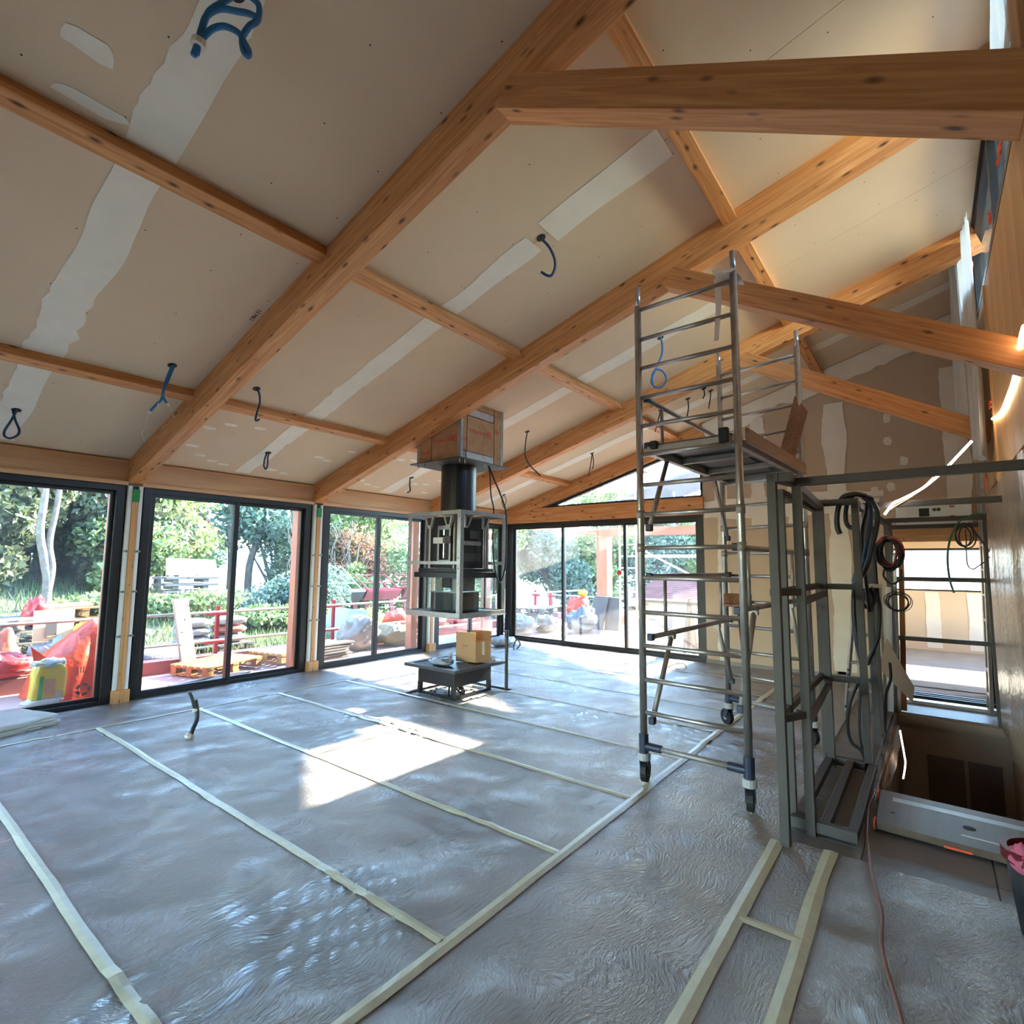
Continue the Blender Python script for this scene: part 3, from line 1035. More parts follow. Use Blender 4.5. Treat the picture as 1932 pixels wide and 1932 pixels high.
# ---- the room beyond the door
b = MB()
b.box(13.1, 13.26, -3.0, 0.95, 0, 1.12)
b.box(13.1, 13.26, -3.0, 0.95, 1.94, 2.5)
b.box(13.1, 13.26, 0.62, 0.95, 1.12, 1.94)
b.box(13.1, 13.26, -3.0, -1.2, 1.12, 1.94)
fr = struct(b.build('wall_far_room', 'board'))
for y, w in ((0.0, 0.22), (-0.62, 0.22), (0.55, 0.2)):
    wall_y = y
    n = 14
    vs_, fs = [], []
    for i in range(n + 1):
        z = 0.05 + 1.05 * i / n
        vs_ += [(13.096, y - w / 2 + 0.03 * noise.noise(Vector((z * 3, y * 7, 1))), z), (13.096, y + w / 2 + 0.03 * noise.noise(Vector((z * 3, y * 7, 5))), z)]
    for i in range(n):
        fs.append((2 * i, 2 * i + 1, 2 * i + 3, 2 * i + 2))
    MB().add(vs_, fs).build('joint_compound_band', 'joint', fr, solid=0.0015)
struct(MB().box(8.9, 13.26, 0.95, 1.1, 0, 2.6).build('wall_far_room_left', 'board'))
struct(MB().box(8.9, 10.2, -3.15, -3.0, 0, 2.6).box(10.2, 13.26, -3.15, -3.0, 2.2, 2.6).box(10.2, 13.26, -3.15, -3.0, 0, 0.6).build('wall_far_room_right', 'board'))  # opening put into this unseen wall to brighten the far room
struct(MB().box(9.06, 13.26, -3.1, 1.1, 2.5, 2.6).build('ceiling_far_room', 'board'))
struct(MB().box(8.9, 9.06, -3.1, -0.60, 0, 2.6).build('wall_far_room_near', 'board'))
w = empty('window_10', (13.2, -0.3, 1.1))
struct(w)
b = MB()
b.box(13.14, 13.22, -1.2, 0.62, 1.12, 1.155)
b.box(13.14, 13.22, -1.2, 0.62, 1.90, 1.94)
b.box(13.14, 13.22, 0.58, 0.62, 1.155, 1.90)
b.box(13.14, 13.22, -1.2, -1.16, 1.155, 1.90)
b.build('window_frame', 'black', w)
MB().box(13.175, 13.181, -1.16, 0.58, 1.155, 1.90).build('glass_pane', 'glass', w)
struct(MB().box(9.06, 13.1, -3.0, 0.95, -0.012, 0.0).build('floor_far_room', 'slab'))
# ================================================================== INTERIOR OBJECTS
# ---- cable tails hanging from the ceiling
CABLES = {
 'c1': ((0.93, 2.334, 4.114), [[(0.998, 2.247, 3.982), (0.968, 2.285, 4.008), (0.938, 2.323, 4.018), (0.886, 2.39, 4.031), (0.851, 2.435, 3.996), (0.839, 2.451, 3.93), (0.83, 2.461, 3.851), (0.822, 2.472, 3.799)], [(0.93, 2.334, 4.109), (0.892, 2.382, 4.063), (0.857, 2.427, 4.017), (0.842, 2.446, 3.943), (0.833, 2.458, 3.859), (0.83, 2.461, 3.807)], [(0.835, 2.455, 3.869), (0.868, 2.413, 3.93), (0.904, 2.367, 3.944), (0.942, 2.319, 3.913), (0.955, 2.302, 3.879), (0.974, 2.277, 3.822), (0.971, 2.282, 3.801), (0.958, 2.298, 3.827), (0.953, 2.304, 3.887), (0.97, 2.282, 3.945), (0.992, 2.254, 3.977), (0.993, 2.253, 4.051), (0.964, 2.289, 4.098)]]),
 'c2': ((1.737, 5.179, 3.274), [[(1.737, 5.179, 3.269), (1.707, 5.218, 3.115), (1.694, 5.235, 2.971), (1.665, 5.272, 2.913), (1.636, 5.309, 2.856)], [(1.746, 5.168, 3.27), (1.718, 5.204, 3.125), (1.697, 5.231, 3.019), (1.711, 5.212, 2.957), (1.73, 5.188, 2.919)]]),
 'c3': ((2.494, 5.19, 3.271), [[(2.494, 5.19, 3.266), (2.512, 5.168, 3.223), (2.519, 5.159, 3.125), (2.506, 5.176, 3.028), (2.499, 5.184, 2.947), (2.524, 5.152, 2.959)]]),
 'c4': ((0.947, 6.439, 2.903), [[(0.947, 6.439, 2.898), (0.926, 6.465, 2.809), (0.894, 6.506, 2.711), (0.897, 6.502, 2.658), (0.931, 6.459, 2.639), (0.97, 6.409, 2.673), (0.973, 6.406, 2.722), (0.947, 6.439, 2.805), (0.929, 6.461, 2.891)]]),
 'c5': ((3.274, 6.418, 2.909), [[(3.263, 6.433, 2.895), (3.249, 6.45, 2.815), (3.248, 6.452, 2.735), (3.265, 6.43, 2.702), (3.275, 6.417, 2.762), (3.273, 6.42, 2.835), (3.279, 6.412, 2.896)]]),
 'c6': ((3.267, 2.286, 4.128), [[(3.273, 2.279, 4.11), (3.306, 2.236, 4.049), (3.332, 2.203, 3.956), (3.335, 2.2, 3.873), (3.319, 2.219, 3.816), (3.299, 2.246, 3.811), (3.268, 2.285, 3.841)]]),
 'c7': ((6.103, 4.499, 3.475), [[(6.103, 4.499, 3.467), (6.09, 4.517, 3.326), (6.086, 4.522, 3.131), (6.119, 4.479, 2.992), (6.176, 4.406, 2.9), (6.223, 4.346, 2.823)]]),
 'c8': ((7.978, 4.492, 3.477), [[(7.978, 4.492, 3.468), (7.966, 4.507, 3.319), (7.943, 4.537, 3.079)], [(7.983, 4.485, 3.459), (7.994, 4.471, 3.32), (7.982, 4.486, 3.199)]]),
 'c9': ((5.613, 6.41, 2.911), [[(5.597, 6.43, 2.9), (5.594, 6.434, 2.792), (5.601, 6.426, 2.699), (5.57, 6.465, 2.673)]]),
 'c10': ((7.987, 6.44, 2.902), [[(7.98, 6.448, 2.895), (7.962, 6.471, 2.798), (7.976, 6.454, 2.685), (8.027, 6.388, 2.562)], [(7.987, 6.44, 2.892), (8.013, 6.406, 2.789), (8.001, 6.422, 2.696)]]),
 'c11': ((5.618, 2.274, 4.131), [[(5.622, 2.269, 4.125), (5.632, 2.257, 4.019), (5.623, 2.268, 3.913), (5.593, 2.307, 3.801), (5.566, 2.341, 3.702), (5.55, 2.361, 3.616), (5.572, 2.334, 3.555), (5.608, 2.287, 3.549), (5.646, 2.239, 3.599), (5.65, 2.233, 3.679), (5.622, 2.27, 3.746), (5.581, 2.322, 3.752), (5.558, 2.351, 3.69), (5.561, 2.348, 3.567)]]),
 'c12': ((7.548, 3.076, 3.895), [[(7.547, 3.076, 3.887), (7.531, 3.097, 3.772), (7.495, 3.144, 3.552)]]),
 'c13': ((7.621, 2.681, 4.011), [[(7.621, 2.681, 4.003), (7.624, 2.677, 3.867), (7.608, 2.698, 3.739)]]),
 'c14': ((7.538, 2.419, 4.089), [[(7.538, 2.419, 4.084), (7.541, 2.414, 3.995), (7.526, 2.434, 3.94)]]),
 'c15': ((7.724, 2.38, 4.1), [[(7.724, 2.38, 4.095), (7.717, 2.389, 3.981), (7.7, 2.41, 3.831)]]),
}
CINFO = {
 'c1': ('blue_tube', 0.0135, 'thick bundle of looped blue conduit hanging from the ceiling at the top edge'),
 'c2': ('blue_tube', 0.011, 'pair of blue conduits with bare wires hanging left of the nearest rafter'),
 'c3': ('navy_tube', 0.010, 'short dark blue conduit hanging just right of the nearest rafter'),
 'c4': ('navy_tube', 0.010, 'closed loop of dark blue conduit hanging at the left edge above the windows'),
 'c5': ('navy_tube', 0.010, 'small folded loop of blue conduit hanging over the window with the leaning plank'),
 'c6': ('navy_tube', 0.011, 'curved dark conduit hanging from a black hole in the middle of the ceiling'),
 'c7': ('black_tube', 0.009, 'long black conduit curving down right of the flue housing'),
 'c8': ('black_tube', 0.008, 'forked black cable hanging between the third rafter and the gable rafter'),
 'c9': ('black_tube', 0.010, 'short black conduit hanging left of the black flue pipe'),
 'c10': ('black_tube', 0.007, 'thin forked wire hanging over the far window corner'),
 'c11': ('blue_tube', 0.011, 'blue conduit ending in a ring seen through the scaffold rungs'),
 'c12': ('black_tube', 0.008, 'slender black cable hanging beside the small upper purlin behind the scaffold'),
 'c13': ('black_tube', 0.009, 'black cable hanging behind the scaffold, left of two neighbouring tails'),
 'c14': ('black_tube', 0.008, 'shortest black cable tail behind the scaffold'),
 'c15': ('black_tube', 0.008, 'rightmost black cable tail behind the scaffold'),
}
for k, (hole, paths) in CABLES.items():
    mt, r, lab = CINFO[k]
    t = thing('ceiling_cable', hole, lab, 'cable', 'cable tails hanging from the ceiling')
    hx, hy = hole[0], hole[1]
    ring = [(hx + 0.036 * math.cos(a), hy + 0.036 * math.sin(a), zc(hy + 0.036 * math.sin(a)) - 0.001) for a in [i * math.pi / 8 for i in range(16)]]
    MB().prism(ring, (0, 0, -0.004)).build('cable_hole', 'rubber', t)
    for p in paths:
        p = [(hx, hy, zc(hy) - 0.003)] + p if (Vector(p[0]) - Vector(hole)).length < 0.06 else p
        MB().tube(smoothpath(p), r, 8).build('conduit', mt, t, smooth=True)
    if k == 'c2':
        MB().tube(smoothpath([(1.636, 5.309, 2.856), (1.62, 5.33, 2.78), (1.622, 5.33, 2.71), (1.60, 5.35, 2.66), (1.62, 5.33, 2.58)]), 0.003, 6).build('bare_wire', 'cream', t)
        MB().tube(smoothpath([(1.73, 5.188, 2.919), (1.745, 5.17, 2.87), (1.77, 5.14, 2.80)]), 0.003, 6).build('bare_wire', 'cream', t)
        MB().tube(smoothpath([(1.69, 5.24, 3.0), (1.675, 5.25, 2.93), (1.68, 5.25, 2.88)]), 0.004, 6).build('bare_wire', 'cream', t)
        MB().tube([(1.637, 5.308, 2.858), (1.628, 5.318, 2.838)], 0.014, 8).build('wrap', 'cream', t)
        MB().tube([(1.726, 5.192, 2.925), (1.733, 5.184, 2.905)], 0.014, 8).build('wrap', 'cream', t)
    if k == 'c1':
        MB().tube([(0.836, 2.455, 3.872), (0.833, 2.458, 3.845)], 0.032, 10).build('tape_wrap', 'cream', t)
    if k in ('c3', 'c6', 'c9', 'c11'):
        e = Vector(paths[0][-1])
        MB().tube([e, e + Vector((-0.012, 0.015, -0.03))], 0.004, 6).build('bare_wire', 'cream', t)

# ---- boxed flue housing, pipe and suspended fireplace cage
CX, CY = 4.87, 4.67
fp = thing('hanging_fireplace', (CX, CY, 0.94), 'suspended fireplace: kraft-covered flue box, black pipe and galvanised cage', 'fireplace')
bx0, bx1, by0, by1, bz = 4.50, 5.30, 4.30, 5.05, 2.80
b = MB()
for x, y in ((bx0, by0), (bx1, by0), (bx1, by1), (bx0, by1)):
    sx, sy = (1 if x == bx0 else -1), (1 if y == by0 else -1)
    t_ = 0.004
    zt = zc(y) - 0.001
    b.box(min(x, x + sx * 0.045), max(x, x + sx * 0.045), min(y, y + sy * t_), max(y, y + sy * t_), bz, zt)
    b.box(min(x, x + sx * t_), max(x, x + sx * t_), min(y, y + sy * 0.045), max(y, y + sy * 0.045), bz, zt)
b.build('box_corner_angle', 'galva', fp)
# insulation boards between the angles; the left side is made of two boards, the right of three
def side_left(y0, y1, x, name, z0=bz, m='kraft', dep=0.025):
    MB().prism([(x, y0, z0), (x, y1, z0), (x, y1, zc(y1) - 0.002), (x, y0, zc(y0) - 0.002)], (dep, 0, 0)).build(name, m, fp, bevel=0.004)
side_left(by0 + 0.05, 4.795, bx0 + 0.008, 'insulation_board')
side_left(4.805, by1 - 0.03, bx0 + 0.004, 'insulation_board')
def side_right(x0, x1, y, z0, z1, m='kraft', name='insulation_board', dep=0.025):
    MB().prism([(x0, y, z0), (x1, y, z0), (x1, y, z1), (x0, y, z1)], (0, dep, 0)).build(name, m, fp, bevel=0.004)
zt = zc(by0) - 0.002
side_right(bx0 + 0.03, 4.62, by0 + 0.012, bz + 0.11, zt)
side_right(bx0 + 0.03, 4.62, by0 + 0.016, bz, bz + 0.105, 'slab', 'bare_wool')
side_right(4.625, 5.12, by0 + 0.006, bz + 0.105, zt - 0.19)
side_right(4.625, 5.12, by0 + 0.014, zt - 0.18, zt - 0.085, 'foil', 'foil_strip')
side_right(4.625, 5.12, by0 + 0.010, zt - 0.08, zt)
side_right(4.625, 5.12, by0 + 0.008, bz, bz + 0.10, 'foil', 'foil_strip')
side_right(5.13, bx1 - 0.005, by0 + 0.004, bz, zt - 0.09)
side_right(5.13, bx1 - 0.005, by0 + 0.007, zt - 0.085, zt)
b = MB()
b.prism([(bx1 - 0.03, by0 + 0.05, bz), (bx1 - 0.03, by1 - 0.05, bz), (bx1 - 0.03, by1 - 0.05, zc(by1) - 0.01), (bx1 - 0.03, by0 + 0.05, zc(by0) - 0.01)], (0.02, 0, 0))
b.prism([(bx0 + 0.05, by1 - 0.03, bz), (bx1 - 0.05, by1 - 0.03, bz), (bx1 - 0.05, by1 - 0.03, zc(by1) - 0.01), (bx0 + 0.05, by1 - 0.03, zc(by1) - 0.01)], (0, 0.02, 0))
b.build('rear_insulation', 'kraft', fp)
# printed brand on the paper, upside down as mounted
def brand(cpos, xd, nrm, parent, size=0.062):
    mt_ = axes(Vector(cpos), xd, (0, 0, -1))
    text_obj('printed_lettering', 'ROCKWOOL', size, mt_, 'red_print', parent)
    lp = Vector(cpos) - Vector(xd) * (size * 3.05)
    lm = axes(lp, xd, (0, 0, -1))
    lb = MB()
    s = size * 0.62
    o_ = 0.0012
    # square mark with a stylised zigzag
    for (a0, b0, a1, b1) in ((-s, -s, -s * 0.72, s), (s * 0.72, -s, s, s), (-s, -s, s, -s * 0.72), (-s, s * 0.72, s * 0.3, s)):
        lb.add([lm @ Vector((a0, b0, o_)), lm @ Vector((a1, b0, o_)), lm @ Vector((a1, b1, o_)), lm @ Vector((a0, b1, o_))], [(0, 1, 2, 3)])
    for pts in ([(-0.5, -0.45), (-0.25, -0.45), (0.05, 0.5), (-0.2, 0.5)], [(-0.05, 0.5), (0.1, 0.5), (0.3, -0.45), (0.1, -0.45)], [(0.1, -0.45), (0.3, -0.45), (0.6, 0.45), (0.4, 0.45)]):
        lb.add([lm @ Vector((x * s, y * s, o_)) for x, y in pts], [(0, 1, 2, 3)])
    lb.build('printed_mark', 'red_print', parent)
brand((bx0 + 0.0065, 4.60, 3.055), (0, 1, 0), None, fp)
brand((4.835, by0 + 0.0045, 3.17), (-1, 0, 0), None, fp)
text_obj('printed_lettering', 'WOOL', 0.058, axes((bx0 + 0.0025, 4.90, 2.93), (0, 1, 0), (0, 0, -1)), 'red_print', fp)
text_obj('printed_lettering', 'WOO', 0.058, axes((4.578, by0 + 0.0105, 3.05), (-1, 0, 0), (0, 0, -1)), 'red_print', fp)
text_obj('printed_lettering', 'OL', 0.058, axes((5.175, by0 + 0.0025, 3.24), (-1, 0, 0), (0, 0, -1)), 'red_print', fp)
MB().box(4.43, 5.34, 4.235, 5.10, 2.785, 2.80).build('flue_plate', 'dark_grey', fp, bevel=0.002)
for x, y in ((4.47, 4.28), (4.55, 4.27), (4.46, 4.98), (4.46, 4.86), (4.9, 4.26), (5.2, 4.27), (5.28, 4.29), (4.46, 4.62)):
    MB().cyl((x, y, 2.74), (x, y, 2.785), 0.006, 8).build('bolt', 'galva', fp)
MB().lathe([(0, 0), (0.222, 0), (0.222, 0.62), (0, 0.62)], (CX, CY, 2.17), 40).build('flue_pipe', 'matt_black', fp, smooth=False)
# cage
x0, x1, y0, y1, z0, z1 = 4.455, 5.28, 4.225, 5.13, 0.94, 2.18
cage = MB()
for x, y in ((x0, y0), (x1, y0), (x1, y1), (x0, y1)):
    sx, sy = (1 if x == x0 else -1), (1 if y == y0 else -1)
    cage.box(min(x, x + sx * 0.055), max(x, x + sx * 0.055), min(y, y + sy * 0.005), max(y, y + sy * 0.005), z0, z1)
    cage.box(min(x, x + sx * 0.005), max(x, x + sx * 0.005), min(y, y + sy * 0.055), max(y, y + sy * 0.055), z0, z1)
for z, h in ((z0, 0.05), (z1 - 0.05, 0.05), (1.545, 0.038)):
    cage.box(x0 - 0.001, x0 + 0.006, y0, y1, z, z + h)
    cage.box(x1 - 0.006, x1 + 0.001, y0, y1, z, z + h)
    if h > 0.04:
        cage.box(x0, x1, y0 - 0.001, y0 + 0.006, z, z + h)
    cage.box(x0, x1, y1 - 0.006, y1 + 0.001, z, z + h)
cage.box(5.0, x1, y0 - 0.001, y0 + 0.006, 1.545, 1.575)
cg = cage.build('cage_frame', 'galva', fp, bevel=0.002)
MB().box(x0 - 0.01, x1 + 0.01, y0 - 0.01, y1 + 0.01, z0 - 0.012, z0).build('bottom_lip', 'galva', cg)
for z in (1.0, 1.5, 1.62, 2.1):
    for y in (y0 + 0.028, y1 - 0.028):
        MB().cyl((x0 - 0.003, y, z), (x0 + 0.001, y, z), 0.007, 8).build('bolt_hole', 'dark', cg)
# inner works
MB().box(4.66, 5.08, 4.42, 4.94, 1.50, 2.13).build('inner_body', 'matt_black', fp, bevel=0.006)
for (x, y) in ((4.60, 4.40), (4.60, 4.95), (5.13, 4.40), (5.13, 4.95), (4.60, 4.46), (5.06, 4.38)):
    MB().box(x - 0.012, x + 0.012, y - 0.012, y + 0.012, 1.49, 2.14).build('guide_rail', 'alu_dull', fp)
b = MB()
for ya, yb, za, zb in ((4.56, 4.585, 1.56, 2.02), (4.755, 4.78, 1.56, 2.02), (4.585, 4.755, 1.56, 1.60), (4.585, 4.755, 1.97, 2.02)):
    b.box(4.63, 4.645, ya, yb, za, zb)
b.build('slotted_plate', 'galva', fp)
MB().box(4.60, 4.665, 4.66, 4.83, 1.80, 1.875).build('junction_box', 'white', fp, bevel=0.004)
MB().box(4.61, 4.64, 4.545, 4.64, 1.80, 1.89).build('actuator', 'dark_grey', fp, bevel=0.004)
MB().box(4.62, 4.628, 4.655, 4.672, 1.62, 1.80).build('chain', 'shiny', fp)
MB().box(4.62, 4.628, 4.655, 4.672, 1.90, 1.97).build('chain', 'shiny', fp)
MB().box(4.82, 4.98, 4.40, 4.435, 1.86, 1.96).build('motor', 'dark_grey', fp, bevel=0.004)
MB().box(4.70, 5.02, 4.41, 4.44, 1.58, 1.68).build('cross_plate', 'dark_grey', fp)
MB().box(4.70, 5.02, 4.41, 4.44, 1.78, 1.83).build('cross_plate', 'galva', fp)
for xa in (4.58, 4.90):
    MB().prism([(xa, 4.27, 2.13), (xa + 0.14, 4.27, 2.13), (xa + 0.05, 4.27, 1.98), (xa, 4.27, 1.98)], (0, 0.03, 0)).build('gusset', 'galva', fp)
    MB().prism([(xa + 0.03, 4.268, 2.11), (xa + 0.08, 4.268, 2.11), (xa + 0.04, 4.268, 2.0), (xa + 0.02, 4.268, 2.0)], (0, -0.004, 0)).build('gusset_slot', 'dark', fp)
for ya in (4.42, 4.74):
    MB().prism([(4.52, ya, 2.13), (4.52, ya + 0.16, 2.13), (4.52, ya + 0.1, 1.98), (4.52, ya + 0.05, 1.98)], (0.03, 0, 0)).build('gusset', 'galva', fp)
    MB().prism([(4.518, ya + 0.04, 2.11), (4.518, ya + 0.12, 2.11), (4.518, ya + 0.09, 2.02), (4.518, ya + 0.06, 2.02)], (-0.004, 0, 0)).build('gusset_slot', 'dark', fp)
MB().box(4.58, 5.17, 4.33, 5.06, 1.455, 1.495).build('smoke_tray', 'matt_black', fp)
MB().box(4.545, 5.20, 4.29, 5.10, 1.385, 1.45).build('skirt_plate', 'matt_black', fp, bevel=0.004)
for x, y in ((4.63, 4.42), (5.12, 4.42), (4.63, 4.97), (5.12, 4.97)):
    MB().box(x - 0.01, x + 0.01, y - 0.01, y + 0.01, 0.99, 1.385).build('corner_trim', 'galva', fp)
MB().box(4.68, 5.07, 4.47, 4.93, 0.985, 1.20).build('burner_box', 'matt_black', fp, bevel=0.005)
MB().box(4.67, 5.08, 4.46, 4.94, 1.20, 1.212).build('burner_rim', 'galva', fp)
for ya, yb in ((4.50, 4.62), (4.80, 4.92)):
    MB().box(4.74, 4.76, ya, yb, 1.215, 1.36).build('fire_brick', 'render', fp)
MB().box(4.72, 4.74, 4.63, 4.78, 1.26, 1.385).build('back_plate', 'matt_black', fp)
MB().box(4.78, 5.02, 4.50, 4.52, 1.22, 1.38).build('back_plate', 'dark_grey', fp)
MB().box(4.50, 5.23, 4.27, 5.09, 0.955, 0.98).build('glass_bed', 'matt_black', fp)
for x in (4.632, 5.118):
    MB().box(x - 0.002, x + 0.002, 4.43, 4.96, 0.99, 1.385).build('fire_glass', 'glass', fp)
for y in (4.422, 4.968):
    MB().box(4.64, 5.11, y - 0.002, y + 0.002, 0.99, 1.385).build('fire_glass', 'glass', fp)
MB().tube(smoothpath([(5.02, 4.30, 2.78), (4.98, 4.24, 2.62), (4.99, 4.23, 2.40), (5.03, 4.22, 2.25), (5.06, 4.24, 2.16)]), 0.009, 8).build('supply_cable', 'black_tube', fp, smooth=True)
MB().tube(smoothpath([(5.02, 4.30, 2.78), (5.05, 4.23, 2.60), (5.14, 4.20, 2.42), (5.22, 4.18, 2.22), (5.24, 4.18, 1.95), (5.235, 4.18, 1.62), (5.20, 4.18, 1.45), (5.12, 4.18, 1.33), (5.05, 4.18, 1.42), (5.01, 4.19, 1.60), (5.01, 4.21, 1.85), (5.03, 4.22, 2.05)]), 0.010, 8).build('supply_cable', 'black_tube', fp, smooth=True)

# ---- fire table below
ft = thing('fire_table', (CX, CY, 0), 'low black steel fire table on four legs under the hanging fireplace', 'table')
b = MB()
X0, X1, Y0, Y1 = 4.41, 5.31, 4.23, 5.08
for (a, c, d, e) in ((X0, X1, Y0, Y0 + 0.07), (X0, X1, Y1 - 0.07, Y1), (X0, X0 + 0.07, Y0 + 0.07, Y1 - 0.07), (X1 - 0.07, X1, Y0 + 0.07, Y1 - 0.07)):
    b.box(a, c, d, e, 0.325, 0.36)
b.build('table_rim', 'dark_grey', ft, bevel=0.003)
MB().box(X0 + 0.07, X1 - 0.07, Y0 + 0.07, Y1 - 0.07, 0.325, 0.35).build('table_top', 'matt_black', ft)
MB().box(4.54, 5.20, 4.37, 4.97, 0.135, 0.325).build('apron_box', 'matt_black', ft, bevel=0.004)
for x in (4.56, 5.18):
    for y in (4.39, 4.95):
        MB().box(x - 0.022, x + 0.022, y - 0.022, y + 0.022, 0.0, 0.135).build('leg', 'matt_black', ft)
b = MB()
b.box(4.58, 5.16, 4.375, 4.40, 0.0, 0.03)
b.box(4.55, 4.575, 4.41, 4.93, 0.0, 0.03)
b.build('foot_rail', 'matt_black', ft)
MB().tube(smoothpath([(4.72, 4.62, 0.135), (4.68, 4.58, 0.06), (4.62, 4.52, 0.02), (4.60, 4.46, 0.012)]), 0.012, 8).build('feed_pipe', 'black_tube', ft, smooth=True)
MB().tube(smoothpath([(4.74, 4.60, 0.135), (4.77, 4.54, 0.06), (4.76, 4.46, 0.02), (4.73, 4.40, 0.012)]), 0.012, 8).build('feed_pipe', 'black_tube', ft, smooth=True)
MB().tube(smoothpath([(4.86, 4.62, 0.135), (4.85, 4.56, 0.07), (4.80, 4.48, 0.03)]), 0.04, 12).build('flex_duct', 'shiny', ft, smooth=True)
rub = MB()
for k in range(60):
    x, y = RND.uniform(4.32, 5.34), RND.uniform(4.18, 5.04)
    s = RND.uniform(0.008, 0.03)
    rub.obox(Matrix.Translation((x, y, s * 0.3 - 0.012)) @ Matrix.Rotation(RND.random() * 3, 4, 'Z'), s * 1.6, s, s * 0.8)
tag(rub.build('rubble', 'slab'), 'loose rubble and grit on the bare slab under the fire table', 'rubble', kind='stuff')

cbx = thing('cardboard_box', (5.03, 4.50, 0.36), 'open brown cardboard box standing on the black fire table', 'box')
def cbp(u, v):
    # box axes: u along the long side, v along the short side
    o = Vector((4.94, 4.40, 0.36))
    du, dv = Vector((-0.05, 0.28, 0)), Vector((0.18, -0.09, 0))
    return o + du * u + dv * v
def panel(p, q, h, name, m='card', lean=Vector((0, 0, 0)), z=0.0):
    p, q = p + Vector((0, 0, z)), q + Vector((0, 0, z))
    n = (q - p).cross(Vector((0, 0, 1))).normalized() * 0.006
    MB().prism([p, q, q + Vector((0, 0, h)) + lean, p + Vector((0, 0, h)) + lean], n).build(name, m, cbx)
A, B_, C_, D_ = cbp(0, 0), cbp(1, 0), cbp(1, 1), cbp(0, 1)
panel(A, B_, 0.25, 'side')
panel(D_, A, 0.25, 'side')
panel(B_, C_, 0.25, 'side')
panel(C_, D_, 0.25, 'side')
panel(A, B_, 0.11, 'flap', lean=Vector((-0.012, -0.004, 0)), z=0.25)
panel(C_, D_, 0.12, 'flap', 'card_in', lean=Vector((0.015, 0.0, 0)), z=0.25)
MB().prism([A, B_, C_, D_], (0, 0, 0.006)).build('bottom', 'card_in', cbx)
n_ = (A - D_).normalized()
mid_ = (A + D_) / 2 + Vector((0, 0, 0.16)) + Vector((-0.09, -0.18, 0)).normalized() * 0.003
MB().bar(mid_ + Vector((0, 0, -0.07)), mid_ + Vector((0, 0, 0.09)), 0.035, 0.002, upv=Vector((-0.09, -0.18, 0)).normalized()).build('packing_tape', 'paper', cbx)
text_obj('printed_marks', '- Y T E', 0.03, axes((A * 0.45 + B_ * 0.55) + Vector((0, 0, 0.19)) + Vector((-0.004, -0.001, 0)), (A - B_), (0, 0, 1)), 'dark_print', cbx)

def lump(name, c, sx, sy, sz, m, label, cat, seed=1.0, amp=0.25, freq=2.2, group=None, nu=28, nv=18, rot=0.0, flat=True, parent=None, square=1.0, vsq=1.0, fold=0.35):
    """sagging bag or crumpled sheet resting on z = c[2]"""
    def fn(u, v):
        a, e = 2 * math.pi * u, (v - 0.5) * math.pi
        ce, se = max(0.0, math.cos(e)) ** vsq, math.copysign(abs(math.sin(e)) ** vsq, math.sin(e))
        d = Vector((math.copysign(abs(math.cos(a)) ** square, math.cos(a)) * ce, math.copysign(abs(math.sin(a)) ** square, math.sin(a)) * ce, se))
        k = 1 + amp * noise.noise(d * freq + Vector((seed, seed * 2, 0))) + amp * 0.6 * noise.noise(d * freq * 2.7 + Vector((seed, 0, 5))) + amp * fold * (0.5 - abs(noise.noise(d * freq * 5 + Vector((0, seed, 9)))))
        x, y, z = d.x * sx / 2 * k, d.y * sy / 2 * k, (d.z * 0.5 + 0.5) * sz * k
        if flat:
            z = max(z, 0.0)
        return (c[0] + x * math.cos(rot) - y * math.sin(rot), c[1] + x * math.sin(rot) + y * math.cos(rot), c[2] + z)
    o = MB().grid(fn, nu, nv).build(name, m, parent, origin=c, smooth=True)
    if label:
        tag(o, label, cat, group)
    return o
lump('plastic_bag', (4.62, 4.66, 0.352), 0.20, 0.34, 0.075, 'grey_bag', 'crumpled grey plastic bag lying on the fire table beside the cardboard box', 'bag', 3.1)
lump('plastic_scrap', (5.17, 4.33, 0.361), 0.09, 0.08, 0.06, 'clear', 'scrap of clear plastic on the right corner of the fire table', 'plastic scrap', 5.1)
lump('plastic_scrap', (4.92, 4.80, 0.361), 0.06, 0.06, 0.08, 'poly', 'white plastic scrap standing behind the cardboard box', 'plastic scrap', 6.1)
lump('plastic_bag', (8.08, 6.52, 0.016), 0.55, 0.40, 0.16, 'grey_bag', 'pale blue-grey plastic bag on the floor at the far window corner', 'bag', 8.1)
pp = thing('prop_post', (5.37, 4.26, 0), 'short grey steel tube standing on the floor right of the fire table', 'post')
MB().cyl((5.37, 4.26, 0), (5.37, 4.26, 0.66), 0.022, 14).build('tube', 'steel', pp)
MB().cyl((5.37, 4.26, 0.64), (5.37, 4.26, 0.72), 0.026, 14).build('cap', 'matt_black', pp)
tag(MB().tube(smoothpath([(7.86, 6.07, 0.012), (7.84, 6.05, 0.10), (7.90, 6.03, 0.18), (7.96, 6.0, 0.10), (7.90, 6.04, 0.012)]), 0.012, 8).build('cable_loop', 'black_tube', smooth=True, origin=(7.88, 6.05, 0)), 'small black cable loop sticking out of the floor near the far window', 'cable')
tag(MB().tube(smoothpath([(8.06, 3.24, 0.012), (8.10, 3.15, 0.06), (8.06, 3.0, 0.09), (7.95, 2.92, 0.05), (7.96, 2.98, 0.02), (8.02, 3.1, 0.02)]), 0.012, 8).build('cable_loop', 'cream', smooth=True, origin=(8.04, 3.1, 0)), 'pale cable loop lying on the sunlit film by the gable doors', 'cable')

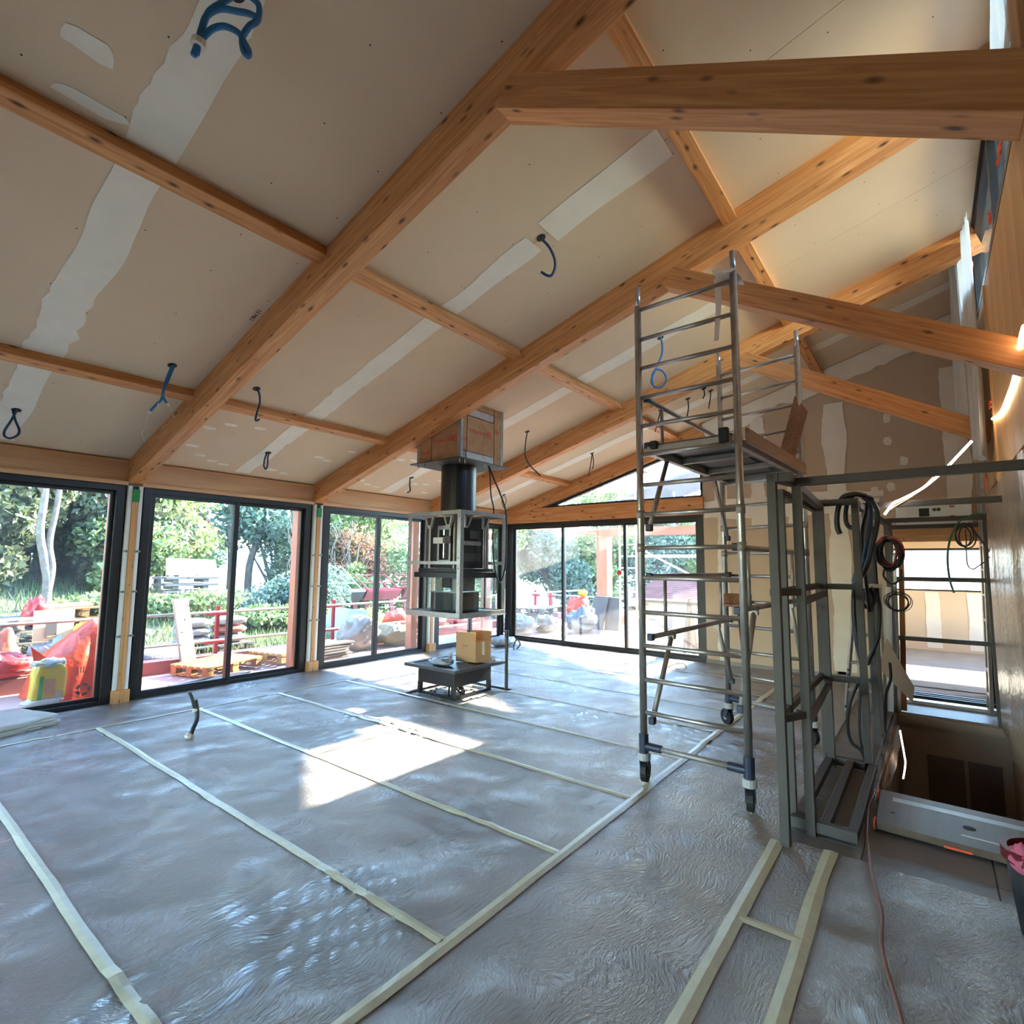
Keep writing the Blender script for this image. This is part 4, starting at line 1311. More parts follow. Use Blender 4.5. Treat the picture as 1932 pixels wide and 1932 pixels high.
# ---- cable stub coming out of the film at left
cs = thing('floor_conduit', (2.09, 5.2, 0), 'black conduit stub bending up out of the floor film', 'conduit')
MB().tube(smoothpath([(2.09, 5.2, 0.0), (2.11, 5.2, 0.07), (2.15, 5.22, 0.15), (2.155, 5.24, 0.23), (2.14, 5.25, 0.32)]), 0.018, 10).build('conduit', 'black_tube', cs, smooth=True)
MB().tube(smoothpath([(2.135, 5.25, 0.25), (2.11, 5.25, 0.34), (2.085, 5.25, 0.395)]), 0.013, 10).build('conduit', 'dark_grey', cs, smooth=True)
MB().tube([(2.148, 5.245, 0.22), (2.142, 5.25, 0.24)], 0.026, 10).build('tape_wrap', 'cream', cs)
lump('tape_collar', (2.09, 5.2, 0.002), 0.07, 0.07, 0.05, 'cream', None, None, 2.0, parent=cs)

# ---- folded sheets on the floor at the left edge
for k, (dx, dy, rz, lab) in enumerate(((0, 0, 0.32, 'lowest'), (0.02, -0.01, 0.36, 'second'), (-0.02, 0.02, 0.30, 'third'), (0.01, 0.03, 0.34, 'topmost'))):
    def fn(u, v, k=k, dx=dx, dy=dy, rz=rz):
        x, y = (u - 0.5) * 0.62, (v - 0.5) * 0.62
        z = 0.014 + k * 0.024 + 0.008 * noise.noise(Vector((x * 9, y * 4, k * 3.0)))
        X, Y = 1.08 + dx + x * math.cos(rz) - y * math.sin(rz), 6.79 + dy + x * math.sin(rz) + y * math.cos(rz)
        return (X, Y, z)
    o = MB().grid(fn, 16, 12).build('folded_sheet', 'poly', origin=(1.08, 6.79, 0.0), solid=0.018)
    tag(o, '%s folded white sheet in the pile at the left window' % lab, 'plastic sheet', 'folded sheets at the left window')
# ---- scaffold tower
L1, L2, L3, L4 = Vector((3.72, 1.685, 0)), Vector((3.70, 0.968, 0)), Vector((5.56, 1.625, 0)), Vector((5.40, 0.87, 0))
LT = (3.70, 3.72, 3.78, 3.74)
sc = thing('scaffold_tower', (4.6, 1.29, 0), 'mobile aluminium scaffold tower on four casters with a work platform', 'scaffold')
def at(l, z):
    return Vector((l.x, l.y, z))
for l, zt in zip((L1, L2, L3, L4), LT):
    b = MB()
    b.cyl(at(l, 0.30), at(l, zt - 0.16), 0.0255, 14)
    lg = b.build('leg', 'alu', sc, smooth=True)
    MB().cyl(at(l, zt - 0.17), at(l, zt), 0.020, 12).build('spigot', 'alu', lg, smooth=True)
    for z in (1.67, 1.92):
        MB().cyl(at(l, z - 0.03), at(l, z + 0.03), 0.030, 12).build('collar', 'alu_dull', lg, smooth=True)
    MB().cyl(at(l, 0.20), at(l, 0.34), 0.034, 12).build('leg_socket', 'navy', lg)
    MB().cyl(at(l, 0.16), at(l, 0.21), 0.045, 14).build('adjuster_nut', 'caster', lg)
    cst = MB()
    dirv = Vector((1, 0.15, 0)).normalized() if l in (L1, L2) else Vector((0.6, 0.8, 0)).normalized()
    nv = Vector((-dirv.y, dirv.x, 0))
    wc = at(l, 0.075) + dirv * 0.03
    cst.cyl(wc - nv * 0.020, wc + nv * 0.020, 0.075, 22)
    wh = cst.build('caster_wheel', 'rubber', sc)
    fk = MB()
    for s in (-1, 1):
        fk.bar(wc + nv * s * 0.028 + Vector((0, 0, -0.01)), at(l, 0.165) + nv * s * 0.026, 0.05, 0.006, upv=nv)
    fk.cyl(at(l, 0.155), at(l, 0.168), 0.04, 14)
    fk.build('caster_fork', 'navy', sc)
    MB().cyl(wc - nv * 0.024, wc + nv * 0.024, 0.03, 14).build('hub', 'caster', wh)
RUNGS = (0.49, 0.72, 0.96, 1.20, 1.45, 1.67, 1.92, 2.14, 2.37, 2.59, 2.81, 3.04, 3.27, 3.51)
for a, c in ((L1, L2), (L3, L4)):
    d = (c - a).normalized() * 0.02
    MB().cyl(at(a, 0.255) + d, at(c, 0.255) - d, 0.020, 12).build('base_tube', 'alu_dull', sc, smooth=True)
    for z in RUNGS:
        MB().cyl(at(a, z) + d, at(c, z) - d, 0.0165, 10).build('rung', 'alu', sc, smooth=True)
    for e, f in ((a, c), (c, a)):
        dd = (f - e).normalized()
        MB().cyl(at(e, 0.255) + dd * 0.02, at(e, 0.255) + dd * 0.13, 0.028, 12).build('base_coupler', 'navy', sc)
def clamp(p):
    MB().obox(Matrix.Translation(p), 0.052, 0.045, 0.052).build('clamp', 'navy', sc, bevel=0.008)
def guard(a, c, zl, zh, zd):
    d = (c - a)
    n = d.normalized()
    for z in (zl, zh):
        MB().cyl(at(a, z) + n * 0.03, at(c, z) - n * 0.03, 0.019, 10).build('guard_rail', 'alu_dull', sc, smooth=True)
        clamp(at(a, z) + n * 0.035)
        clamp(at(c, z) - n * 0.035)
    for t in (0.16, 0.84):
        MB().cyl(at(a, zl) + d * t, at(a, zh) + d * t, 0.014, 8).build('guard_upright', 'alu_dull', sc, smooth=True)
    for e, s in ((a, 1), (c, -1)):
        p, q = at(e, zl - 0.02) + d * s * 0.22, at(e, zd) + d * s * 0.02
        MB().cyl(p, q, 0.019, 10).build('diagonal_brace', 'alu_dull', sc, smooth=True)
        clamp(q)
        MB().obox(Matrix.Translation(p), 0.05, 0.05, 0.06).build('brace_clip', 'alu_dull', sc)
off = Vector((0, -0.05, 0))
guard(L1 + off, L3 + off, 1.02, 1.46, 0.43)
guard(L2 - off, L4 - off, 1.25, 1.67, 0.62)
guard(L1 + off, L3 + off, 2.44, 2.80, 1.82)
# platform deck
pz = 2.40
A_, B2, C2, D2 = at(L1, pz) + Vector((0.02, -0.06, 0)), at(L2, pz) + Vector((0.02, 0.05, 0)), at(L4, pz) + Vector((-0.02, 0.05, 0)), at(L3, pz) + Vector((-0.02, -0.06, 0))
pf = MB()
for p, q in ((A_, B2), (B2, C2), (C2, D2), (D2, A_)):
    pf.bar(p, q, 0.045, 0.055)
for t in (0.33, 0.66):
    pf.bar(A_.lerp(D2, t), B2.lerp(C2, t), 0.03, 0.04)
plat = pf.build('platform_frame', 'alu_dull', sc)
MB().prism([A_ + Vector((0, 0, 0.03)), B2 + Vector((0, 0, 0.03)), C2 + Vector((0, 0, 0.03)), D2 + Vector((0, 0, 0.03))], (0, 0, 0.014)).build('platform_deck', 'dark_grey', plat)
MB().prism([A_.lerp(D2, 0.3) + (B2 - A_) * 0.2 + Vector((0, 0, 0.022)), A_.lerp(D2, 0.3) + (B2 - A_) * 0.8 + Vector((0, 0, 0.022)), A_.lerp(D2, 0.85) + (B2 - A_) * 0.8 + Vector((0, 0, 0.022)), A_.lerp(D2, 0.85) + (B2 - A_) * 0.2 + Vector((0, 0, 0.022))], (0, 0, 0.006)).build('hatch', 'steel', plat)
MB().obox(Matrix.Translation(at(L2, 2.43) + Vector((-0.01, 0.09, 0))), 0.05, 0.06, 0.10).build('platform_hook', 'rubber', sc, bevel=0.006)
MB().obox(Matrix.Translation(at(L1, 2.43) + Vector((-0.01, -0.12, 0))), 0.05, 0.05, 0.06).build('platform_hook', 'rubber', sc, bevel=0.006)
beam('toe_board', at(L2, 2.42) + Vector((0.03, -0.045, 0)), at(L4, 2.42) + Vector((-0.03, -0.03, 0)), 0.02, 0.10, m='plank', parent=sc)
# board leaning on the platform, pointed top
o = MB().prism([(5.30, 1.07, 2.46), (5.30, 0.93, 2.46), (5.38, 0.80, 2.96), (5.38, 0.90, 3.13)], (0.02, 0, 0.002)).build('leaning_board', 'plank', origin=(5.32, 0.95, 2.46))
tag(o, 'brown plywood offcut leaning on the scaffold platform beside the far leg', 'board')
pt = thing('paper_strip', (3.70, 0.98, 3.55), 'torn white paper tape draped over the top scaffold rung', 'paper')
def fn(u, v):
    a = (u - 0.25) * 3.6
    return (3.685 + 0.045 * math.cos(a), 1.075 - 0.155 * v + 0.03 * math.sin(a), 3.545 + 0.065 * math.sin(a) + 0.06 * (0.5 - v) * 0.6 + 0.015 * noise.noise(Vector((u * 5, v * 4, 1))))
MB().grid(fn, 14, 8).build('wrap', 'paper', pt, solid=0.001)
def fn(u, v):
    return (3.69 + 0.015 * math.sin(u * 5), 1.075 + 0.045 * (v - 0.5) * (1 - 0.3 * u) + 0.03 * u * u - 0.02 * u, 3.57 - 0.46 * u)
MB().grid(fn, 14, 3).build('tail', 'paper', pt, solid=0.001)
br = thing('broom', (5.52, 1.42, 0.014), 'upturned broom leaning against the far end of the scaffold', 'broom')
MB().cyl((5.52, 1.42, 0.014), (5.48, 1.49, 1.16), 0.011, 10).build('handle', 'handle', br, smooth=True)
MB().obox(Matrix.Translation((5.48, 1.49, 1.175)), 0.06, 0.26, 0.03).build('head', 'handle', br, bevel=0.005)
MB().obox(Matrix.Translation((5.48, 1.49, 1.24)), 0.055, 0.25, 0.10).build('bristles', 'broom', br, bevel=0.008)

sc.location.z += 0.012

# ---- grey steel frame around the stairwell
sf = thing('steel_frame', (5.0, 0.45, 0), 'grey welded steel frame standing around the stairwell', 'frame')
def sbar(p, q, w=0.05, h=0.05, name='rail'):
    MB().bar(p, q, w, h).build(name, 'steel', sf, bevel=0.003)
def spost(x, y, z0=0.0, z1=2.06, s=0.05):
    MB().box(x - s / 2, x + s / 2, y - s / 2, y + s / 2, z0, z1).build('post', 'steel', sf, bevel=0.003)
Z = 2.075
spost(3.425, 0.715, 0, 2.10)
spost(3.76, 0.735, 0.0, 2.05, 0.04)
spost(3.665, 0.625)
spost(5.06, 0.735, 0.0, 2.05, 0.04)
spost(4.98, 0.685)
spost(5.00, 0.445)
spost(5.55, 0.42)
spost(5.97, 0.42)
spost(7.25, 0.36, 0.0)
spost(7.26, -0.475, 0.0, 2.05)
spost(7.9, 0.36, 0.0, 2.02)
sbar((3.425, 0.74, Z), (3.425, 0.60, Z))
sbar((3.40, 0.70, Z), (3.68, 0.64, Z))
sbar((3.665, 0.66, Z), (3.665, -0.53, Z))
sbar((3.665, 0.625, 2.045), (5.0, 0.685, 2.045))
sbar((3.76, 0.735, 2.03), (5.06, 0.735, 2.03), 0.04, 0.04)
sbar((5.0, 0.70, 2.075), (5.0, 0.42, 2.075))
sbar((5.0, 0.445, 2.06), (7.9, 0.36, 2.06))
sbar((5.50, 0.44, 2.085), (5.50, -0.53, 2.085))
sbar((7.25, 0.38, 2.075), (7.25, -0.53, 2.075))
sbar((7.9, 0.38, 2.04), (7.9, -0.53, 2.04))
for z in (1.40, 0.68):
    sbar((3.425, 0.735, z), (5.06, 0.735, z), 0.03, 0.045)
    sbar((3.665, 0.625, z - 0.06), (5.0, 0.685, z - 0.06), 0.03, 0.045)
    sbar((4.98, 0.685, z), (5.0, 0.445, z), 0.03, 0.045)
    sbar((3.425, 0.735, z), (3.665, 0.625, z), 0.03, 0.04)
for z in (1.435, 0.80):
    sbar((7.25, 0.36, z), (7.25, -0.475, z), 0.04, 0.045)
# base grille
for y in (0.70, 0.56, 0.42):
    sbar((3.68, y, 0.05), (5.02, y, 0.05), 0.05, 0.05, 'base_bar')
sbar((3.68, 0.735, 0.05), (3.68, 0.395, 0.05), 0.05, 0.06, 'base_bar')
sbar((5.0, 0.735, 0.05), (5.0, 0.395, 0.05), 0.05, 0.06, 'base_bar')
sbar((5.0, 0.43, 0.05), (7.25, 0.40, 0.05), 0.05, 0.05, 'base_bar')

# ---- hoses and cables hung on the frame
HOSES = [
 ('black_tube', 0.020, 'short thick black hose end curling left of the steel frame top', [(5.0, 0.555, 1.821), (5.0, 0.57, 1.868), (5.0, 0.572, 1.948), (5.0, 0.556, 2.041), (5.0, 0.52, 2.115), (5.0, 0.44, 2.135), (5.06, 0.37, 2.12)]),
 ('black_tube', 0.018, 'black hose bowed in a tight hook beside the short hose end', [(5.04, 0.43, 1.858), (5.04, 0.496, 1.879), (5.04, 0.515, 1.946), (5.04, 0.505, 2.045), (5.03, 0.475, 2.115), (5.03, 0.413, 2.135), (5.10, 0.33, 2.10)]),
 ('black_tube', 0.018, 'long thick black hose arching over the frame and falling to mid height', [(5.06, 0.443, 2.141), (5.1, 0.377, 2.123), (5.1, 0.335, 2.083), (5.1, 0.306, 1.996), (5.1, 0.311, 1.904), (5.1, 0.338, 1.774), (5.1, 0.404, 1.54), (5.1, 0.476, 1.421), (5.1, 0.496, 1.289), (5.1, 0.499, 1.159), (5.1, 0.493, 1.053), (5.1, 0.468, 0.882)]),
 ('navy_tube', 0.015, 'dark blue hose crossing behind the frame post', [(5.14, 0.399, 2.121), (5.14, 0.352, 2.058), (5.14, 0.357, 1.906), (5.14, 0.396, 1.71), (5.14, 0.425, 1.566), (5.14, 0.478, 1.499), (5.14, 0.5, 1.3), (5.14, 0.50, 1.0), (5.14, 0.47, 0.8)]),
 ('black_tube', 0.014, 'straight black hose hanging closest behind the frame corner', [(5.18, 0.371, 2.084), (5.18, 0.387, 1.991), (5.18, 0.414, 1.885), (5.18, 0.426, 1.752), (5.18, 0.418, 1.553), (5.18, 0.40, 1.2)]),
 ('black_tube', 0.014, 'black hose sweeping down along the middle post of the frame', [(5.5, 0.36, 1.9), (5.5, 0.369, 1.715), (5.5, 0.363, 1.346), (5.5, 0.352, 1.209), (5.5, 0.368, 1.003), (5.5, 0.383, 0.931), (5.5, 0.441, 0.803), (5.5, 0.462, 0.732)]),
 ('black_tube', 0.013, 'black cable bulging low behind the frame before reaching the floor', [(5.2, 0.502, 0.633), (5.2, 0.549, 0.522), (5.2, 0.583, 0.387), (5.2, 0.59, 0.238), (5.2, 0.566, 0.147), (5.2, 0.512, 0.107), (5.2, 0.487, 0.056), (5.2, 0.485, 0.012)]),
 ('black_tube', 0.011, 'nearly straight black cable hanging to the floor beside the bulging one', [(5.22, 0.488, 0.628), (5.22, 0.508, 0.432), (5.22, 0.513, 0.208), (5.22, 0.483, 0.02)]),
 ('navy_tube', 0.013, 'short bent blue-black hose low behind the middle post', [(5.6, 0.458, 0.601), (5.6, 0.433, 0.516), (5.6, 0.435, 0.399), (5.6, 0.454, 0.307)]),
 ('black_tube', 0.012, 'thin black cable beside the white wrapped boards', [(6.0, 0.332, 0.7), (6.0, 0.332, 0.555), (6.0, 0.372, 0.426), (6.0, 0.386, 0.25), (6.0, 0.40, 0.08)]),
 ('greencord', 0.009, 'long green-black cable drooping across the doorway', [(6.8, -0.50, 2.072), (6.8, -0.36, 2.073), (6.8, -0.323, 2.044), (6.8, -0.249, 2.008), (6.8, -0.188, 1.884), (6.8, -0.152, 1.742), (6.8, -0.141, 1.585), (6.8, -0.15, 1.428), (6.8, -0.174, 1.316)]),
 ('black_tube', 0.007, 'black cable slack against the right edge of the doorway', [(6.85, -0.327, 2.004), (6.85, -0.368, 1.902), (6.85, -0.43, 1.777), (6.85, -0.465, 1.693), (6.85, -0.452, 1.655)]),
 ('black_tube', 0.005, 'thin cable hanging and hooking up again by the ladder', [(7.0, -0.301, 1.939), (7.0, -0.301, 1.826), (7.0, -0.297, 1.603), (7.0, -0.334, 1.548), (7.0, -0.371, 1.572), (7.0, -0.427, 1.619)]),
]
for mt, r, lab, p in HOSES:
    tag(MB().tube(smoothpath(p), r, 8).build('hanging_hose', mt, origin=p[-1], smooth=True), lab, 'hose', 'hoses and cables on the steel frame')
def coil(name, c, ry, rz, n, r, m, lab, seed, extra=None):
    t = thing(name, (c[0], c[1], c[2] - rz), lab, 'cable coil')
    rr = random.Random(seed)
    for k in range(n):
        a0 = rr.random() * 6
        ky, kz = ry * rr.uniform(0.72, 1.0), rz * rr.uniform(0.75, 1.0)
        oy, oz, ox = rr.uniform(-0.02, 0.02), rr.uniform(-0.02, 0.02), rr.uniform(-0.04, 0.04)
        pts = [(c[0] + ox + 0.02 * math.sin(a * 2 + a0), c[1] + oy + ky * math.cos(a), c[2] + oz + kz * math.sin(a)) for a in [2 * math.pi * i / 28 for i in range(28)]]
        MB().tube(pts, r, 7, closed=True).build('cable_turn', (extra if extra and k % 4 == 1 else m), t, smooth=True)
    return t
cl = coil('cable_coil', (5.52, 0.26, 1.67), 0.085, 0.14, 12, 0.009, 'black_tube', 'fat coil of black and red cable hung on the steel frame', 3, 'redcord')
MB().tube(smoothpath([(5.5, 0.30, 1.55), (5.5, 0.31, 1.48), (5.5, 0.26, 1.42), (5.5, 0.20, 1.46), (5.5, 0.19, 1.54)]), 0.008, 8).build('cable_tail', 'black_tube', cl, smooth=True)
coil('wire_coil', (5.6, 0.223, 1.279), 0.095, 0.085, 7, 0.003, 'black_tube', 'loose coil of thin black wire in front of the doorway', 9)
coil('wire_loop', (6.8, -0.29, 1.88), 0.07, 0.12, 3, 0.006, 'black_tube', 'few loops of black cable hung by the doorway top', 12)
coil('cable_coil', (5.45, 0.42, 1.30), 0.05, 0.08, 4, 0.009, 'black_tube', 'small black cable coil taped to the frame at mid height', 15)
tag(MB().box(5.40, 5.58, 0.33, 0.47, 1.385, 1.415).build('tape_band', 'paper', origin=(5.5, 0.4, 1.38)), 'pale tape band wrapped round the frame at mid height', 'tape')

# ---- leaning profiles, boards and ladders near the doorway
tag(MB().bar((7.22, 0.335, 0.02), (7.22, 0.30, 1.72), 0.03, 0.06, upv=(1, 0, 0)).build('metal_profile', 'shiny', origin=(7.22, 0.33, 0.02)), 'shiny aluminium profile standing left of the doorway', 'profile')
tag(MB().bar((7.33, 0.30, 0.02), (7.33, 0.245, 1.66), 0.05, 0.06, upv=(1, 0, 0)).build('metal_profile', 'copper', origin=(7.33, 0.30, 0.02)), 'brown profile standing left of the doorway', 'profile')
tag(MB().bar((6.95, 0.40, 0.02), (6.95, 0.36, 1.35), 0.05, 0.10, upv=(1, 0, 0)).build('wrapped_board', 'poly', origin=(6.95, 0.4, 0.02)), 'white wrapped board standing behind the steel frame', 'board')
tag(MB().prism([(6.6, 0.46, 0.55), (6.6, 0.38, 0.85), (6.6, 0.18, 0.40), (6.6, 0.20, 0.25)], (0.02, 0, 0)).build('plastic_offcut', 'stairwall', origin=(6.6, 0.3, 0.3)), 'crooked grey offcut stuck in the frame by the doorway', 'offcut')
lump('wrapped_bundle', (5.75, 0.345, -0.10), 1.9, 0.09, 0.12, 'stairwall', 'long bundle wrapped in clear plastic along the edge of the stairwell', 'bundle', 4.4, 0.3, 3.0, nu=40, nv=20)
sl = thing('step_ladder', (6.6, 0.8, 0), 'aluminium step ladder standing behind the grey steel frame', 'ladder')
for s in (0, 1):
    MB().bar((6.95 - 0.02, 0.80 + s * 0.0, 0.0), (6.35, 0.60, 1.35), 0.025, 0.07).build('rail', 'alu', sl) if s == 0 else MB().bar((6.98, 0.44, 0.0), (6.42, 0.40, 1.35), 0.025, 0.07).build('rail', 'alu', sl)
for k in range(4):
    t_ = 0.2 + 0.22 * k
    MB().bar(Vector((6.93, 0.80, 0)).lerp(Vector((6.35, 0.60, 1.35)), t_), Vector((6.98, 0.44, 0)).lerp(Vector((6.42, 0.40, 1.35)), t_), 0.09, 0.025).build('step', 'alu_dull', sl)
for k in (0.05, 0.32, 0.36):
    p = Vector((6.93, 0.80, 0)).lerp(Vector((6.35, 0.60, 1.35)), k) + Vector((-0.036, 0.0, 0.0))
    MB().obox(Matrix.Translation(p), 0.012, 0.02, 0.02).build('bolt_slot', 'dark', sl)
la = thing('leaning_ladder', (7.7, -0.45, 0), 'tall aluminium ladder leaning at the right of the doorway', 'ladder')
for x in (7.56, 7.95):
    MB().bar((x + 0.06, -0.43, 0.03), (x - 0.42, -0.47, 2.85), 0.028, 0.06).build('rail', 'alu', la)
for k in range(10):
    t_ = 0.06 + 0.095 * k
    p, q_ = Vector((7.62, -0.43, 0.03)).lerp(Vector((7.14, -0.47, 2.85)), t_), Vector((8.01, -0.43, 0.03)).lerp(Vector((7.53, -0.47, 2.85)), t_)
    MB().cyl(p, q_, 0.015, 8).build('rung', 'alu_dull', la)

# ---- LED strips
def led(pts, lab, m='led', r=0.009):
    tag(MB().tube(smoothpath(pts), r, 6).build('led_strip', m, origin=pts[0], smooth=True), lab, 'light', 'lit LED strips')
led([(4.117, -0.5, 2.94), (4.27, -0.5, 2.915), (4.502, -0.5, 2.823), (4.719, -0.5, 2.782), (5.002, -0.5, 2.766), (5.353, -0.5, 2.756), (5.767, -0.5, 2.79), (6.135, -0.5, 2.851)], 'warm glowing LED strip sagging on the right wall panel', 'led_warm', 0.012)
led([(5.45, -0.312, 2.548), (5.45, -0.161, 2.368), (5.45, -0.116, 2.317), (5.45, 0.014, 2.2), (5.45, 0.158, 2.118), (5.45, 0.212, 2.09), (5.45, 0.277, 1.998)], 'bright white LED strip hanging diagonally above the doorway', 'led', 0.010)
led([(5.5, 0.262, 0.234), (5.5, 0.245, 0.061), (5.5, 0.24, -0.021), (5.5, 0.26, -0.142)], 'bright LED strip end dangling into the stairwell', 'led', 0.005)
tag(MB().tube(smoothpath([(5.47, -0.06, 2.29), (5.47, 0.05, 2.17), (5.47, 0.16, 2.09), (5.47, 0.24, 2.04)]), 0.005, 6).build('led_cable', 'card', origin=(5.47, 0, 2.2), smooth=True), 'thin tan cable beside the bright diagonal LED strip', 'cable')

# ---- electrical board over the doorway
eb = thing('electrical_board', (8.2, -0.05, 2.06), 'grey electrical board with sockets above the doorway', 'electrical board')
MB().box(8.20, 8.24, -0.42, 0.30, 2.07, 2.33).build('panel', 'white', eb)
for y, z, s in ((0.02, 2.23, 0.05),):
    MB().box(8.19, 8.20, y - s, y + s, z - s, z + s).build('socket', 'rubber', eb)
MB().box(8.17, 8.20, 0.18, 0.28, 2.12, 2.30).build('breaker_box', 'white', eb, bevel=0.004)
MB().cyl((8.165, 0.21, 2.14), (8.20, 0.21, 2.14), 0.03, 14).build('round_socket', 'rubber', eb)
for y in (-0.08, -0.12):
    MB().cyl((8.19, y, 2.26), (8.20, y, 2.26), 0.02, 12).build('round_socket', 'steel', eb)
for z in (2.29, 2.17):
    MB().box(8.185, 8.20, -0.27, -0.22, z - 0.012, z + 0.012).build('cable_gland', 'copper', eb)

# ---- polythene and tape on the right wall
def hang(name, x0, x1, y, z0, z1, m, lab, seed, amp=0.05, taper=0.0, nu=40, nv=14):
    def fn(u, v):
        z = z1 + (z0 - z1) * v
        x = x0 + (x1 - x0) * u + taper * v * (u - 0.5)
        return (x, y + amp * noise.noise(Vector((u * 6, v * 0.8, seed))) + amp * 0.4 * noise.noise(Vector((u * 17, v * 1.5, seed))), z + 0.05 * noise.noise(Vector((u * 5, 0, seed))) * v)
    tag(MB().grid(fn, nu, nv).build(name, m, origin=((x0 + x1) / 2, y, z0), smooth=True, solid=0.001), lab, 'plastic sheet')
hang('polythene_sheet', 3.2, 7.0, -0.47, 0.02, 2.25, 'poly_wall', 'glossy polythene sheet covering the lower right wall', 2.2, 0.03, nu=90)
hang('polythene_sheet', 6.15, 7.05, -0.42, 2.55, 4.80, 'poly', 'white polythene hanging from the clerestory down to the farthest strut', 5.5, 0.06)
hang('polythene_sheet', 7.1, 7.9, -0.36, 3.1, 4.85, 'poly', 'white polythene strip hanging at the far end of the clerestory', 7.5, 0.07)
hang('polythene_sheet', 2.95, 3.5, -0.42, 4.0, 4.88, 'poly', 'crumpled white polythene at the top right clerestory edge', 9.5, 0.06)
for i, (x, y, z, sx, sz, lab) in enumerate(((6.62, -0.46, 2.25, 0.10, 0.50, 'long orange tape strip dangling beside the ladder'), (5.0, -0.48, 4.10, 0.05, 0.10, 'small orange tape at the clerestory sill'), (5.9, -0.47, 2.92, 0.10, 0.06, 'orange tape knot where the warm LED strip starts'), (4.0, -0.45, 3.98, 0.22, 0.10, 'orange tape on the wall panel under the nearest strut'), (7.35, -0.42, 3.35, 0.10, 0.20, 'orange tape torn over the far polythene'), (6.62, -0.48, 4.55, 0.06, 0.30, 'orange tape at the end of the third rafter'))):
    def fn(u, v, x=x, y=y, z=z, sx=sx, sz=sz, i=i):
        return (x + sx * (u - 0.5) + 0.04 * noise.noise(Vector((v * 3, i, 0))), y + 0.02 * noise.noise(Vector((v * 4, u * 3, i))), z + sz * (v - 0.5))
    tag(MB().grid(fn, 4, 12).build('orange_tape', 'orange', origin=(x, y, z - sz / 2), solid=0.001), lab, 'tape', 'orange tape scraps')

# ---- panel on the tiles, bucket, floor cable
pn = thing('formwork_panel', (4.22, 0.0, 0.0), 'pale formwork panel with red ends lying on the tiles by the stairwell', 'panel')
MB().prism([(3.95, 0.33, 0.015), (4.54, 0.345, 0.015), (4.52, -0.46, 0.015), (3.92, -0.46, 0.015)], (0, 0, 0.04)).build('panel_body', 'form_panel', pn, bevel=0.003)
MB().prism([(3.94, 0.335, 0.014), (4.02, 0.335, 0.014), (4.02, 0.345, 0.014), (3.94, 0.345, 0.014)], (0, 0, 0.045)).build('end_guard', 'orange', pn)
MB().prism([(4.44, 0.347, 0.014), (4.54, 0.35, 0.014), (4.54, 0.36, 0.014), (4.44, 0.357, 0.014)], (0, 0, 0.05)).build('end_guard', 'orange', pn)
MB().box(3.925, 3.935, -0.10, 0.02, 0.018, 0.03).build('red_mark', 'orange', pn)
MB().cyl((4.2, -0.10, 0.054), (4.2, -0.10, 0.0565), 0.03, 16).build('grip_hole', 'dark', pn)
MB().cyl((4.16, 0.26, 0.054), (4.16, 0.26, 0.0565), 0.012, 10).build('nail_hole', 'dark', pn)
MB().prism([(4.36, 0.27, 0.0552), (4.43, 0.27, 0.0552), (4.42, -0.42, 0.0552), (4.35, -0.42, 0.0552)], (0, 0, 0.0008)).build('faded_print', 'alu_dull', pn)
MB().prism([(4.06, -0.06, 0.0552), (4.08, -0.06, 0.0552), (4.07, -0.24, 0.0552), (4.05, -0.24, 0.0552)], (0, 0, 0.0008)).build('faded_print', 'alu_dull', pn)
bk = thing('bucket', (3.28, -0.34, 0.01), 'black bucket with a maroon rim and pink cloth at the right edge', 'bucket')
MB().lathe([(0, 0), (0.115, 0), (0.15, 0.32), (0.14, 0.32), (0.108, 0.012), (0, 0.012)], (3.28, -0.34, 0.01), 28).build('body', 'rubber', bk, smooth=True)
MB().lathe([(0.15, 0.30), (0.162, 0.30), (0.162, 0.345), (0.14, 0.345), (0.14, 0.31)], (3.28, -0.34, 0.01), 28).build('rim', 'maroon', bk, smooth=False)
lump('cloth', (3.22, -0.25, 0.27), 0.14, 0.10, 0.11, 'pink', None, None, 3.0, parent=bk)
cord = [(2.0, 0.09), (2.375, 0.156), (2.497, 0.181), (2.653, 0.216), (2.816, 0.241), (2.988, 0.248), (3.168, 0.274), (3.329, 0.305), (3.584, 0.34), (3.836, 0.369), (4.141, 0.387), (4.28, 0.392), (4.523, 0.382), (4.609, 0.385)]
tag(MB().tube(smoothpath([(x, y, 0.018) for x, y in cord]), 0.0075, 8).build('floor_cable', 'handle', origin=(2.0, 0.09, 0), smooth=True), 'thin dark brown cable snaking over the film at lower right', 'cable')
# ================================================================== OUTSIDE
TZ = -0.05
b = MB()
b.box(-4.2, 15.2, 7.24, 8.72, -0.35, TZ)
b.box(9.08, 15.2, 1.12, 7.24, -0.35, TZ)
struct(b.build('terrace', 'terrace'))
for k in range(8):
    pass
struct(MB().box(-4.2, 15.4, 8.72, 8.95, -0.4, 0.13).build('kerb', 'kerb'))
def hgt(x, y):
    a = max(0.0, min(1.0, (y - 10.0) / 12.0))
    h = 0.02 + 1.7 * a ** 0.8 * max(0.0, min(1.0, (8.0 - x) / 4.0)) - 0.6 * max(0.0, min(1.0, (x - 6.5) / 3.0)) * max(0, min(1, (y - 9.2) / 2.0))
    return h + 0.12 * noise.noise(Vector((x * 0.4, y * 0.4, 2))) * min(1, max(0, (y - 9.3)))
def fn(u, v):
    x, y = -30 + 90 * u + 300 * max(0, u - 0.9), 8.95 + 60 * v ** 1.6 + 240 * v ** 6
    return (x, y, hgt(x, y))
g = MB().grid(fn, 120, 70)
struct(g.build('ground', 'ground', smooth=True))
